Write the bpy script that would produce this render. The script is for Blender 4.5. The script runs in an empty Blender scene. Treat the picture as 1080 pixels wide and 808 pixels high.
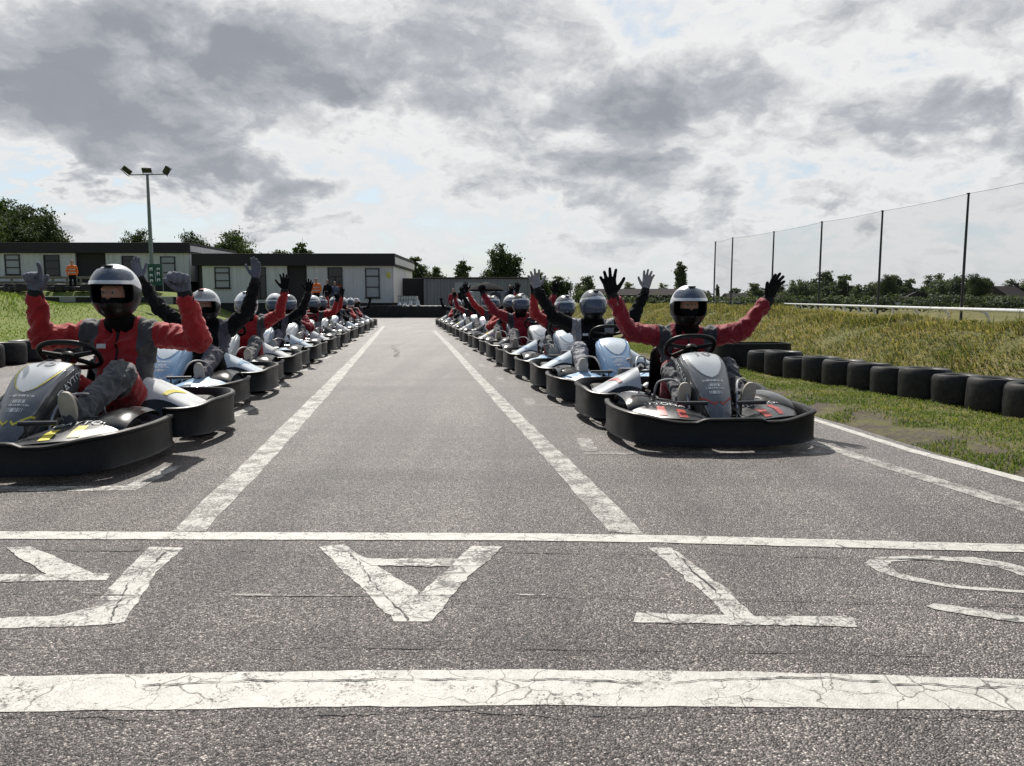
import bpy, bmesh, math, random
import numpy as np
from mathutils import Vector, Matrix, noise, Quaternion
from mathutils.bvhtree import BVHTree

random.seed(7); rng = np.random.default_rng(7)
C = bpy.context; S = C.scene
PI = math.pi
def rad(d): return d * PI / 180.0

# ------------------------------------------------------------------ camera
CAM_H = 0.95; F = 812.0; PITCH = math.atan(86.0 / F)
cam = bpy.data.cameras.new('camera'); cam.sensor_width = 36.0; cam.lens = 36.0 * F / 1080.0
cam.clip_end = 5000.0; cam.clip_start = 0.05
cam_o = bpy.data.objects.new('camera', cam); S.collection.objects.link(cam_o)
cam_o.location = (0, 0, CAM_H); cam_o.rotation_euler = (PI / 2 - PITCH, 0, 0); S.camera = cam_o
cp, sp = math.cos(PITCH), math.sin(PITCH)
def ray(px, py):
    u = (px - 540) / F; v = (404 - py) / F
    return Vector((u, v * sp + cp, v * cp - sp))
def G(px, py, z=0.0):
    d = ray(px, py); t = (z - CAM_H) / d.z
    return Vector((d.x * t, d.y * t, z))
def P(px, py, Y):
    d = ray(px, py); t = Y / d.y
    return Vector((d.x * t, Y, CAM_H + d.z * t))

# ------------------------------------------------------------------ materials
def mk(name):
    m = bpy.data.materials.new(name); m.use_nodes = True
    nt = m.node_tree; nt.nodes.clear()
    out = nt.nodes.new('ShaderNodeOutputMaterial'); b = nt.nodes.new('ShaderNodeBsdfPrincipled')
    nt.links.new(b.outputs[0], out.inputs[0])
    return m, nt, b, out
def nd(nt, typ, **kw):
    n = nt.nodes.new(typ)
    for k, v in kw.items():
        if k.startswith('i_'):
            key = k[2:]
            n.inputs[int(key) if key.isdigit() else key.replace('_', ' ')].default_value = v
        else: setattr(n, k, v)
    return n
def ramp(nt, fac, stops, interp='LINEAR'):
    r = nt.nodes.new('ShaderNodeValToRGB'); r.color_ramp.interpolation = interp
    el = r.color_ramp.elements
    while len(el) < len(stops): el.new(0.5)
    for e, (p, c) in zip(el, stops):
        e.position = p; e.color = (c, c, c, 1) if isinstance(c, (int, float)) else (c[0], c[1], c[2], 1)
    nt.links.new(fac, r.inputs[0]); return r
def math_n(nt, op, a, b=None, c=None, clamp=False):
    n = nt.nodes.new('ShaderNodeMath'); n.operation = op; n.use_clamp = clamp
    for i, x in enumerate((a, b, c)):
        if x is None: continue
        if isinstance(x, (int, float)): n.inputs[i].default_value = x
        else: nt.links.new(x, n.inputs[i])
    return n.outputs[0]
def mixc(nt, fac, a, b, typ='MIX'):
    n = nt.nodes.new('ShaderNodeMix'); n.data_type = 'RGBA'; n.blend_type = typ
    for i, x in ((0, fac), (6, a), (7, b)):
        if isinstance(x, (int, float)): n.inputs[i].default_value = x
        elif isinstance(x, tuple): n.inputs[i].default_value = (x[0], x[1], x[2], 1)
        else: nt.links.new(x, n.inputs[i])
    return n.outputs[2]

def simple(name, col, rough=0.5, metal=0.0, var=0.25, scale=6.0, bump=0.0, bscale=60.0, coat=0.0, dust=0.0, spec=None):
    """principled with noisy colour, noisy roughness, optional fine bump and pale dust"""
    m, nt, b, out = mk(name)
    tc = nd(nt, 'ShaderNodeTexCoord')
    n1 = nd(nt, 'ShaderNodeTexNoise', i_Scale=scale, i_Detail=6.0, i_Roughness=0.6)
    nt.links.new(tc.outputs['Object'], n1.inputs['Vector'])
    lo = tuple(c * (1 - var) for c in col); hi = tuple(min(1, c * (1 + var)) for c in col)
    r = ramp(nt, n1.outputs['Fac'], [(0.3, lo), (0.7, hi)])
    colr = r.outputs[0]
    if dust > 0:
        n2 = nd(nt, 'ShaderNodeTexNoise', i_Scale=scale * 2.3, i_Detail=9.0, i_Roughness=0.75)
        nt.links.new(tc.outputs['Object'], n2.inputs['Vector'])
        dr = ramp(nt, n2.outputs['Fac'], [(0.45, 0.0), (0.8, dust)])
        colr = mixc(nt, dr.outputs[0], colr, (0.30, 0.28, 0.26))
    nt.links.new(colr, b.inputs['Base Color'])
    rr = ramp(nt, n1.outputs['Fac'], [(0.25, max(0.02, rough - 0.12)), (0.75, min(1, rough + 0.12))])
    nt.links.new(rr.outputs[0], b.inputs['Roughness'])
    b.inputs['Metallic'].default_value = metal
    b.inputs['Coat Weight'].default_value = coat
    if spec is not None: b.inputs['Specular IOR Level'].default_value = spec
    if bump > 0:
        n3 = nd(nt, 'ShaderNodeTexNoise', i_Scale=bscale, i_Detail=4.0)
        nt.links.new(tc.outputs['Object'], n3.inputs['Vector'])
        bp = nd(nt, 'ShaderNodeBump', i_Strength=bump, i_Distance=0.01)
        nt.links.new(n3.outputs['Fac'], bp.inputs['Height']); nt.links.new(bp.outputs[0], b.inputs['Normal'])
    return m

def asphalt_nodes(nt):
    """returns colour, roughness, height sockets; shared by bare asphalt and worn paint"""
    geo = nd(nt, 'ShaderNodeNewGeometry')
    pos = geo.outputs['Position']
    vor = nd(nt, 'ShaderNodeTexVoronoi', i_Scale=172.0); nt.links.new(pos, vor.inputs['Vector'])
    vor2 = nd(nt, 'ShaderNodeTexVoronoi', i_Scale=340.0); nt.links.new(pos, vor2.inputs['Vector'])
    sep = nd(nt, 'ShaderNodeSeparateColor'); nt.links.new(vor.outputs['Color'], sep.inputs[0])
    stone = ramp(nt, sep.outputs[0], [(0.0, (0.040, 0.037, 0.037)), (0.45, (0.094, 0.086, 0.084)), (0.78, (0.185, 0.171, 0.167)), (0.93, (0.36, 0.336, 0.325)), (1.0, (0.52, 0.50, 0.47))])
    sep2 = nd(nt, 'ShaderNodeSeparateColor'); nt.links.new(vor2.outputs['Color'], sep2.inputs[0])
    fine = ramp(nt, sep2.outputs[1], [(0.0, 0.45), (0.6, 0.95), (1.0, 1.7)])
    c = mixc(nt, 1.0, stone.outputs[0], fine.outputs[0], 'MULTIPLY')
    # bitumen in the gaps between the stones
    gap = ramp(nt, vor.outputs['Distance'], [(0.35, 1.0), (0.75, 0.48)])
    c = mixc(nt, 1.0, c, gap.outputs[0], 'MULTIPLY')
    # broad patches, tyre-laid rubber along the lanes
    big = nd(nt, 'ShaderNodeTexNoise', i_Scale=0.55, i_Detail=7.0, i_Roughness=0.62); nt.links.new(pos, big.inputs['Vector'])
    bigr = ramp(nt, big.outputs['Fac'], [(0.3, 0.66), (0.5, 1.0), (0.7, 1.25)])
    c = mixc(nt, 1.0, c, bigr.outputs[0], 'MULTIPLY')
    mp = nd(nt, 'ShaderNodeMapping'); mp.inputs['Rotation'].default_value = (0, 0, rad(-7.5)); mp.inputs['Scale'].default_value = (1.7, 0.05, 1)
    nt.links.new(pos, mp.inputs['Vector'])
    st = nd(nt, 'ShaderNodeTexNoise', i_Scale=1.6, i_Detail=5.0, i_Roughness=0.6); nt.links.new(mp.outputs[0], st.inputs['Vector'])
    str_ = ramp(nt, st.outputs['Fac'], [(0.35, 0.70), (0.6, 1.14)])
    c = mixc(nt, 1.0, c, str_.outputs[0], 'MULTIPLY')
    mp2 = nd(nt, 'ShaderNodeMapping'); mp2.inputs['Scale'].default_value = (0.12, 1.6, 1); mp2.inputs['Rotation'].default_value = (0, 0, rad(2))
    nt.links.new(pos, mp2.inputs['Vector'])
    tr = nd(nt, 'ShaderNodeTexNoise', i_Scale=1.3, i_Detail=8.0, i_Roughness=0.7); nt.links.new(mp2.outputs[0], tr.inputs['Vector'])
    trr = ramp(nt, tr.outputs['Fac'], [(0.34, 0.7), (0.5, 1.05), (0.7, 1.15)])
    c = mixc(nt, 0.85, c, trr.outputs[0], 'MULTIPLY')
    # oil and rubber blotches
    ob = nd(nt, 'ShaderNodeTexNoise', i_Scale=1.9, i_Detail=10.0, i_Roughness=0.7, i_Distortion=0.6); nt.links.new(pos, ob.inputs['Vector'])
    obr = ramp(nt, ob.outputs['Fac'], [(0.30, 0.62), (0.42, 1.0)])
    c = mixc(nt, 0.8, c, obr.outputs[0], 'MULTIPLY')
    c = mixc(nt, 1.0, c, (0.94, 0.875, 0.855), 'MULTIPLY')
    h = math_n(nt, 'ADD', math_n(nt, 'MULTIPLY', vor.outputs['Distance'], -1.0), math_n(nt, 'MULTIPLY', sep.outputs[1], 0.35))
    rg = ramp(nt, sep.outputs[2], [(0, 0.33), (1, 0.66)])
    return c, rg.outputs[0], h, pos

def mat_asphalt():
    m, nt, b, out = mk('asphalt')
    c, r, h, pos = asphalt_nodes(nt)
    nt.links.new(c, b.inputs['Base Color']); nt.links.new(r, b.inputs['Roughness'])
    bp = nd(nt, 'ShaderNodeBump', i_Strength=0.75, i_Distance=0.006)
    nt.links.new(h, bp.inputs['Height']); nt.links.new(bp.outputs[0], b.inputs['Normal'])
    return m

def mat_paint(name, wear, crack, tone=(0.66, 0.645, 0.60), edge=0.0, cscale=5.0):
    """old thermoplastic road paint, worn to the stones and cracked; wear 0..1"""
    m, nt, b, out = mk(name)
    c, r, h, pos = asphalt_nodes(nt)
    n = nd(nt, 'ShaderNodeTexNoise', i_Scale=7.0, i_Detail=10.0, i_Roughness=0.72); nt.links.new(pos, n.inputs['Vector'])
    nf = nd(nt, 'ShaderNodeTexNoise', i_Scale=70.0, i_Detail=4.0, i_Roughness=0.7); nt.links.new(pos, nf.inputs['Vector'])
    s = math_n(nt, 'ADD', math_n(nt, 'MULTIPLY', n.outputs['Fac'], 0.6), math_n(nt, 'MULTIPLY', nf.outputs['Fac'], 0.4))
    s = math_n(nt, 'SUBTRACT', s, math_n(nt, 'MULTIPLY', math_n(nt, 'ADD', h, 0.3), 0.10))
    keep = ramp(nt, s, [(0.30 + 0.28 * wear, 0.0), (0.36 + 0.30 * wear, 1.0)])
    # cracks: distorted voronoi edges, kept only where a second noise says so
    dn = nd(nt, 'ShaderNodeTexNoise', i_Scale=9.0, i_Detail=5.0); nt.links.new(pos, dn.inputs['Vector'])
    add = nd(nt, 'ShaderNodeVectorMath', operation='MULTIPLY_ADD'); add.inputs[1].default_value = (0.12, 0.12, 0.0)
    nt.links.new(dn.outputs['Color'], add.inputs[0]); nt.links.new(pos, add.inputs[2])
    vo = nd(nt, 'ShaderNodeTexVoronoi', feature='DISTANCE_TO_EDGE', i_Scale=cscale); nt.links.new(add.outputs[0], vo.inputs['Vector'])
    vo2 = nd(nt, 'ShaderNodeTexVoronoi', feature='DISTANCE_TO_EDGE', i_Scale=cscale * 3.1); nt.links.new(add.outputs[0], vo2.inputs['Vector'])
    cmask = nd(nt, 'ShaderNodeTexNoise', i_Scale=2.6, i_Detail=3.0); nt.links.new(pos, cmask.inputs['Vector'])
    cw = ramp(nt, cmask.outputs['Fac'], [(0.38, 0.0015), (0.60, 0.020 * crack)])
    cr = nd(nt, 'ShaderNodeMapRange'); nt.links.new(vo.outputs['Distance'], cr.inputs[0]); nt.links.new(cw.outputs[0], cr.inputs[2]); cr.inputs[1].default_value = 0.0; cr.inputs[3].default_value = 0.12; cr.inputs[4].default_value = 1.0
    cr2 = ramp(nt, vo2.outputs['Distance'], [(0.0, 0.55), (0.016 * crack + 0.001, 1.0)])
    crm = mixc(nt, 1.0, cr.outputs[0], cr2.outputs[0], 'MULTIPLY')
    dirt = nd(nt, 'ShaderNodeTexNoise', i_Scale=22.0, i_Detail=9.0, i_Roughness=0.8); nt.links.new(pos, dirt.inputs['Vector'])
    dcol = ramp(nt, dirt.outputs['Fac'], [(0.3, tuple(t * 0.62 for t in tone)), (0.55, tone), (0.8, tuple(min(1, t * 1.1) for t in tone))])
    stone_show = ramp(nt, h, [(0.0, 0.88), (0.2, 1.0)])
    pc = mixc(nt, 1.0, dcol.outputs[0], crm, 'MULTIPLY')
    col = mixc(nt, keep.outputs[0], c, pc)
    nt.links.new(col, b.inputs['Base Color']); b.inputs['Roughness'].default_value = 0.62
    hh = math_n(nt, 'ADD', math_n(nt, 'MULTIPLY', h, 0.35), math_n(nt, 'MULTIPLY', keep.outputs[0], crm and 0.8))
    bp = nd(nt, 'ShaderNodeBump', i_Strength=0.6, i_Distance=0.005)
    nt.links.new(hh, bp.inputs['Height']); nt.links.new(bp.outputs[0], b.inputs['Normal'])
    return m

def mat_ground():
    m, nt, b, out = mk('grass_ground')
    geo = nd(nt, 'ShaderNodeNewGeometry'); pos = geo.outputs['Position']
    n = nd(nt, 'ShaderNodeTexNoise', i_Scale=1.6, i_Detail=9.0, i_Roughness=0.65); nt.links.new(pos, n.inputs['Vector'])
    n2 = nd(nt, 'ShaderNodeTexNoise', i_Scale=28.0, i_Detail=6.0, i_Roughness=0.7); nt.links.new(pos, n2.inputs['Vector'])
    c1 = ramp(nt, n.outputs['Fac'], [(0.3, (0.075, 0.09, 0.03)), (0.5, (0.135, 0.13, 0.05)), (0.68, (0.215, 0.175, 0.085))])
    c2 = ramp(nt, n2.outputs['Fac'], [(0.3, 0.55), (0.7, 1.35)])
    n5 = nd(nt, 'ShaderNodeTexNoise', i_Scale=110.0, i_Detail=5.0, i_Roughness=0.75); nt.links.new(pos, n5.inputs['Vector'])
    c5 = ramp(nt, n5.outputs['Fac'], [(0.3, 0.5), (0.7, 1.5)])
    col = mixc(nt, 1.0, c1.outputs[0], c2.outputs[0], 'MULTIPLY')
    lw = nd(nt, 'ShaderNodeAttribute', attribute_name='lawn')
    lc = ramp(nt, n.outputs['Fac'], [(0.3, (0.10, 0.15, 0.035)), (0.65, (0.18, 0.20, 0.06))])
    lc2 = mixc(nt, 1.0, lc.outputs[0], c2.outputs[0], 'MULTIPLY')
    col = mixc(nt, lw.outputs['Fac'], col, lc2)
    # bare earth along the track edge
    at = nd(nt, 'ShaderNodeAttribute', attribute_name='dirt')
    n3 = nd(nt, 'ShaderNodeTexNoise', i_Scale=3.2, i_Detail=8.0, i_Roughness=0.7); nt.links.new(pos, n3.inputs['Vector'])
    dm = math_n(nt, 'MULTIPLY', at.outputs['Fac'], ramp(nt, n3.outputs['Fac'], [(0.38, 0.0), (0.55, 1.0)]).outputs[0])
    earth = ramp(nt, n2.outputs['Fac'], [(0.3, (0.05, 0.042, 0.036)), (0.7, (0.115, 0.098, 0.083))])
    earthc = mixc(nt, 1.0, earth.outputs[0], c5.outputs[0], 'MULTIPLY')
    col = mixc(nt, dm, col, earthc)
    nt.links.new(col, b.inputs['Base Color']); b.inputs['Roughness'].default_value = 0.95; b.inputs['Specular IOR Level'].default_value = 0.15
    bp = nd(nt, 'ShaderNodeBump', i_Strength=0.5, i_Distance=0.012)
    hsum = math_n(nt, 'ADD', n2.outputs['Fac'], math_n(nt, 'MULTIPLY', n5.outputs['Fac'], 0.5)); nt.links.new(hsum, bp.inputs['Height']); nt.links.new(bp.outputs[0], b.inputs['Normal'])
    return m

def mat_leaf(name, stops, transl=0.45, rough=0.7, posn=0.6, pscale=0.6):
    m = bpy.data.materials.new(name); m.use_nodes = True; nt = m.node_tree; nt.nodes.clear()
    out = nt.nodes.new('ShaderNodeOutputMaterial')
    geo = nd(nt, 'ShaderNodeNewGeometry')
    tc = nd(nt, 'ShaderNodeNewGeometry')
    n = nd(nt, 'ShaderNodeTexNoise', i_Scale=pscale, i_Detail=4.0); nt.links.new(tc.outputs['Position'], n.inputs['Vector'])
    f = math_n(nt, 'ADD', math_n(nt, 'MULTIPLY', geo.outputs['Random Per Island'], 1 - posn), math_n(nt, 'MULTIPLY', n.outputs['Fac'], posn))
    c = ramp(nt, f, stops)
    d = nd(nt, 'ShaderNodeBsdfPrincipled', i_Roughness=rough); d.inputs['Specular IOR Level'].default_value = 0.3
    t = nd(nt, 'ShaderNodeBsdfTranslucent')
    nt.links.new(c.outputs[0], d.inputs['Base Color'])
    tcol = mixc(nt, 1.0, c.outputs[0], (1.25, 1.3, 0.7), 'MULTIPLY'); nt.links.new(tcol, t.inputs['Color'])
    mx = nd(nt, 'ShaderNodeMixShader', i_0=transl); nt.links.new(d.outputs[0], mx.inputs[1]); nt.links.new(t.outputs[0], mx.inputs[2])
    nt.links.new(mx.outputs[0], out.inputs[0])
    return m

def mat_suit(name, base, panel, rough=0.75):
    """race suit fabric: base cloth and sewn-in panels (attribute panel), fine weave and creases"""
    m, nt, b, out = mk(name)
    tc = nd(nt, 'ShaderNodeTexCoord')
    at = nd(nt, 'ShaderNodeAttribute', attribute_name='panel')
    mask = ramp(nt, at.outputs['Fac'], [(0.47, 0.0), (0.53, 1.0)])
    n = nd(nt, 'ShaderNodeTexNoise', i_Scale=9.0, i_Detail=6.0, i_Roughness=0.6); nt.links.new(tc.outputs['Object'], n.inputs['Vector'])
    a = ramp(nt, n.outputs['Fac'], [(0.3, tuple(c * 0.78 for c in base)), (0.7, tuple(c * 1.18 for c in base))])
    p = ramp(nt, n.outputs['Fac'], [(0.3, tuple(c * 0.8 for c in panel)), (0.7, tuple(c * 1.2 for c in panel))])
    col = mixc(nt, mask.outputs[0], a.outputs[0], p.outputs[0])
    nt.links.new(col, b.inputs['Base Color']); b.inputs['Roughness'].default_value = rough
    b.inputs['Sheen Weight'].default_value = 0.25 if max(base) > .1 else 0.02; b.inputs['Specular IOR Level'].default_value = 0.3 if max(base) > .1 else 0.12
    w = nd(nt, 'ShaderNodeTexNoise', i_Scale=34.0, i_Detail=5.0, i_Roughness=0.6, i_Distortion=1.2); nt.links.new(tc.outputs['Object'], w.inputs['Vector'])
    bp = nd(nt, 'ShaderNodeBump', i_Strength=0.5, i_Distance=0.012)
    nt.links.new(w.outputs['Fac'], bp.inputs['Height']); nt.links.new(bp.outputs[0], b.inputs['Normal'])
    return m

def mat_clear(name, tint, alpha, rough=0.06):
    m, nt, b, out = mk(name)
    b.inputs['Base Color'].default_value = (*tint, 1); b.inputs['Roughness'].default_value = rough
    b.inputs['Coat Weight'].default_value = 0.5
    n = nd(nt, 'ShaderNodeTexNoise', i_Scale=1.5, i_Detail=2.0)
    r = ramp(nt, n.outputs['Fac'], [(0.3, alpha * 0.93), (0.7, min(1, alpha * 1.1))])
    nt.links.new(r.outputs[0], b.inputs['Alpha'])
    return m

def mat_net():
    m = bpy.data.materials.new('netting'); m.use_nodes = True; nt = m.node_tree; nt.nodes.clear()
    out = nt.nodes.new('ShaderNodeOutputMaterial')
    d = nd(nt, 'ShaderNodeBsdfDiffuse'); d.inputs[0].default_value = (0.05, 0.055, 0.06, 1)
    t = nd(nt, 'ShaderNodeBsdfTransparent')
    n = nd(nt, 'ShaderNodeTexNoise', i_Scale=0.7, i_Detail=3.0)
    r = ramp(nt, n.outputs['Fac'], [(0.3, 0.10), (0.7, 0.15)])
    mx = nd(nt, 'ShaderNodeMixShader'); nt.links.new(r.outputs[0], mx.inputs[0])
    nt.links.new(t.outputs[0], mx.inputs[1]); nt.links.new(d.outputs[0], mx.inputs[2]); nt.links.new(mx.outputs[0], out.inputs[0])
    return m

def mat_panelwall(name, col, pitch, dark=0.55, axis=0, wave=0.0):
    """wall cladding with thin vertical joints (or ribs), grime streaks"""
    m, nt, b, out = mk(name)
    tc = nd(nt, 'ShaderNodeTexCoord'); sep = nd(nt, 'ShaderNodeSeparateXYZ'); nt.links.new(tc.outputs['Object'], sep.inputs[0])
    f = math_n(nt, 'FRACT', math_n(nt, 'DIVIDE', sep.outputs[axis], pitch))
    j = ramp(nt, f, [(0.0, dark), (0.03, 1.0), (0.97, 1.0), (1.0, dark)])
    mp = nd(nt, 'ShaderNodeMapping'); mp.inputs['Scale'].default_value = (3.0, 3.0, 0.25); nt.links.new(tc.outputs['Object'], mp.inputs[0])
    n = nd(nt, 'ShaderNodeTexNoise', i_Scale=1.2, i_Detail=7.0, i_Roughness=0.65); nt.links.new(mp.outputs[0], n.inputs[0])
    g = ramp(nt, n.outputs['Fac'], [(0.3, tuple(c * 0.8 for c in col)), (0.7, tuple(min(1, c * 1.06) for c in col))])
    c = mixc(nt, 1.0, g.outputs[0], j.outputs[0], 'MULTIPLY')
    nt.links.new(c, b.inputs['Base Color']); b.inputs['Roughness'].default_value = 0.6
    if wave > 0:
        w = math_n(nt, 'SINE', math_n(nt, 'MULTIPLY', sep.outputs[axis], 2 * PI / pitch))
        bp = nd(nt, 'ShaderNodeBump', i_Strength=1.0, i_Distance=wave); nt.links.new(w, bp.inputs['Height']); nt.links.new(bp.outputs[0], b.inputs['Normal'])
    return m

M = {}
M['asphalt'] = mat_asphalt()
M['paint'] = mat_paint('line_paint', 0.28, 0.9, tone=(0.50, 0.485, 0.45), cscale=6.5)
M['paint_worn'] = mat_paint('worn_line_paint', 0.54, 1.2, tone=(0.42, 0.41, 0.38))
M['paint_faint'] = mat_paint('faint_grid_paint', 0.72, 1.2, tone=(0.38, 0.37, 0.35))
M['paint_letter'] = mat_paint('letter_paint', 0.42, 2.6, tone=(0.47, 0.46, 0.43), cscale=8.0)
M['ground'] = mat_ground()
M['grass'] = mat_leaf('grass_blades', [(0.25, (0.055, 0.085, 0.022)), (0.42, (0.12, 0.14, 0.042)), (0.54, (0.215, 0.19, 0.08)), (0.72, (0.38, 0.30, 0.16))], 0.4, posn=0.55, pscale=1.1)
M['verge'] = mat_leaf('verge_blades', [(0.22, (0.065, 0.12, 0.022)), (0.47, (0.12, 0.175, 0.038)), (0.63, (0.20, 0.21, 0.065)), (0.8, (0.33, 0.29, 0.13))], 0.4, posn=0.55, pscale=1.6)
M['lawn'] = mat_leaf('lawn_blades', [(0.3, (0.09, 0.15, 0.03)), (0.7, (0.17, 0.21, 0.055))], 0.45, posn=0.6, pscale=0.8)
M['leaf_dark'] = mat_leaf('dark_leaves', [(0.25, (0.020, 0.035, 0.012)), (0.5, (0.038, 0.06, 0.019)), (0.8, (0.068, 0.092, 0.031))], 0.28)
M['leaf_mid'] = mat_leaf('mid_leaves', [(0.25, (0.028, 0.048, 0.018)), (0.5, (0.052, 0.08, 0.027)), (0.8, (0.09, 0.12, 0.04))], 0.3)
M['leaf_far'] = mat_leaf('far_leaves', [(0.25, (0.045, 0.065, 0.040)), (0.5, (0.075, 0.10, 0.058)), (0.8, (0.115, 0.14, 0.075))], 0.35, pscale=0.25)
M['bark'] = simple('bark', (0.10, 0.08, 0.06), 0.9, bump=0.6, bscale=20)
M['black_plastic'] = simple('black_plastic', (0.006, 0.006, 0.007), 0.40, var=0.4, scale=5, bump=0.08, bscale=40, dust=0.04, spec=0.24)
M['black_gloss'] = simple('black_gloss', (0.012, 0.012, 0.013), 0.22, var=0.3, scale=5, dust=0.08, coat=0.3)
M['rubber'] = simple('rubber', (0.014, 0.014, 0.014), 0.62, var=0.4, scale=7, bump=0.15, bscale=50, dust=0.12, spec=0.3)
M['tyre_old'] = simple('weathered_rubber', (0.011, 0.011, 0.012), 0.5, var=0.45, scale=9, bump=0.2, bscale=30, dust=0.10, spec=0.28)
M['steel'] = simple('steel', (0.42, 0.42, 0.43), 0.32, 0.9, var=0.2, scale=12)
M['frame_tube'] = simple('frame_paint', (0.03, 0.03, 0.032), 0.35, var=0.3, dust=0.15)
M['rim'] = simple('rim_alloy', (0.30, 0.30, 0.31), 0.4, 0.7)
M['graphite'] = simple('graphite_plastic', (0.16, 0.17, 0.185), 0.28, 0.35, var=0.22, scale=3, coat=0.5, dust=0.10)
M['charcoal'] = simple('charcoal_plastic', (0.035, 0.037, 0.042), 0.33, var=0.3, scale=4, coat=0.2, dust=0.15)
M['silver'] = simple('silver_plastic', (0.50, 0.53, 0.56), 0.3, 0.15, var=0.12, scale=3, coat=0.3, dust=0.06)
M['blue'] = simple('pale_blue_plastic', (0.30, 0.46, 0.66), 0.33, var=0.14, scale=3, coat=0.3, dust=0.06)
M['pale_blue_white'] = simple('bluish_white_plastic', (0.60, 0.68, 0.75), 0.33, var=0.1, scale=3, coat=0.3, dust=0.08)
M['white'] = simple('white_plastic', (0.66, 0.68, 0.69), 0.36, var=0.1, scale=3, coat=0.25, dust=0.10)
M['navy'] = simple('slate_blue_plastic', (0.14, 0.19, 0.27), 0.33, var=0.2, scale=3, coat=0.25, dust=0.08)
M['yellow'] = simple('yellow_vinyl', (0.68, 0.60, 0.06), 0.45, var=0.1, dust=0.1)
M['red_vinyl'] = simple('red_vinyl', (0.40, 0.05, 0.04), 0.45, var=0.15, dust=0.1)
M['blue_vinyl'] = simple('blue_vinyl', (0.10, 0.22, 0.45), 0.45, var=0.15)
M['white_vinyl'] = simple('white_vinyl', (0.72, 0.73, 0.74), 0.45, var=0.08)
M['grey_vinyl'] = simple('grey_vinyl', (0.20, 0.21, 0.22), 0.45, var=0.1)
M['suit_red'] = mat_suit('red_race_suit', (0.38, 0.018, 0.022), (0.075, 0.078, 0.085))
M['suit_crimson'] = mat_suit('crimson_race_suit', (0.27, 0.014, 0.028), (0.05, 0.052, 0.062))
M['suit_black'] = mat_suit('black_race_suit', (0.012, 0.012, 0.014), (0.12, 0.115, 0.135))
M['suit_black_light'] = mat_suit('black_suit_pale_panels', (0.012, 0.012, 0.014), (0.34, 0.34, 0.36))
M['skin'] = simple('skin', (0.40, 0.22, 0.155), 0.55, var=0.1, scale=20)
M['balaclava'] = simple('balaclava_cloth', (0.007, 0.007, 0.008), 0.9, var=0.3, bump=0.3, bscale=90, spec=0.1)
M['eye'] = simple('eye_white', (0.32, 0.30, 0.28), 0.2, var=0.05)
M['iris'] = simple('iris_dark', (0.03, 0.02, 0.015), 0.2)
M['hair'] = simple('dark_hair', (0.03, 0.02, 0.015), 0.6, bump=0.4, bscale=120)
M['glove_grey'] = simple('grey_knit_glove', (0.14, 0.15, 0.19), 0.9, var=0.25, scale=30, bump=0.5, bscale=160)
M['glove_black'] = simple('black_glove', (0.009, 0.009, 0.011), 0.8, var=0.3, scale=30, bump=0.3, bscale=120, spec=0.15)
M['glove_pale'] = simple('pale_grey_glove', (0.33, 0.33, 0.36), 0.9, var=0.2, scale=30, bump=0.5, bscale=160)
M['cuff'] = simple('ribbed_cuff', (0.012, 0.012, 0.013), 0.9, bump=0.4, bscale=120)
M['shoe_sole'] = simple('shoe_sole', (0.46, 0.42, 0.36), 0.7, var=0.15, scale=15, bump=0.3, bscale=70)
M['shoe_up'] = simple('shoe_upper', (0.05, 0.05, 0.055), 0.7, var=0.3)
M['shoe_white'] = simple('white_trainer', (0.55, 0.53, 0.50), 0.7, var=0.15)
M['helmet_black'] = simple('helmet_matt_black', (0.008, 0.008, 0.009), 0.35, var=0.2, coat=0.1, spec=0.35)
M['helmet_silver'] = simple('helmet_silver', (0.72, 0.74, 0.76), 0.22, 0.25, var=0.1, coat=0.6)
M['helmet_white'] = simple('helmet_white', (0.72, 0.73, 0.74), 0.2, var=0.06, coat=0.6)
M['helmet_red'] = simple('helmet_red', (0.45, 0.06, 0.05), 0.2, var=0.1, coat=0.6)
M['helmet_grey'] = simple('helmet_grey', (0.16, 0.17, 0.18), 0.22, var=0.1, coat=0.6)
M['visor'] = mat_clear('smoked_visor', (0.10, 0.13, 0.19), 0.66)
M['visor_clear'] = mat_clear('clear_visor', (0.42, 0.45, 0.48), 0.42)
M['wall_pale'] = mat_panelwall('pale_cladding', (0.72, 0.71, 0.695), 1.2, dark=0.8)
M['fascia'] = simple('dark_fascia', (0.022, 0.020, 0.022), 0.7, var=0.25, scale=1.5)
M['recess'] = simple('dark_timber', (0.035, 0.032, 0.032), 0.8, var=0.3, scale=2)
M['win_frame'] = simple('window_frame', (0.025, 0.025, 0.028), 0.5)
M['glass_pale'] = simple('pale_blind_glass', (0.36, 0.38, 0.40), 0.12, var=0.12, scale=1.0)
M['glass_dark'] = simple('dark_glass', (0.02, 0.023, 0.028), 0.06, var=0.3, scale=1.2)
M['timber'] = simple('grey_timber', (0.19, 0.165, 0.15), 0.85, var=0.3, scale=8)
M['container'] = mat_panelwall('grey_corrugated_steel', (0.27, 0.28, 0.30), 0.22, dark=0.78, wave=0.03)
M['container_door'] = simple('pale_shutter', (0.40, 0.41, 0.41), 0.6, var=0.12, scale=2)
M['belt'] = simple('conveyor_belt', (0.012, 0.012, 0.013), 0.55, var=0.5, scale=1.5, dust=0.1, spec=0.3)
M['galv'] = simple('galvanised', (0.20, 0.23, 0.22), 0.5, 0.5, var=0.15)
M['lamp_black'] = simple('floodlight_housing', (0.02, 0.02, 0.022), 0.5)
M['post_dark'] = simple('dark_post', (0.03, 0.032, 0.033), 0.6)
M['net'] = mat_net()
M['rail_white'] = simple('white_rail', (0.58, 0.59, 0.60), 0.35, var=0.08)
M['green_cloth'] = simple('green_banner', (0.03, 0.10, 0.075), 0.8, var=0.2)
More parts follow.
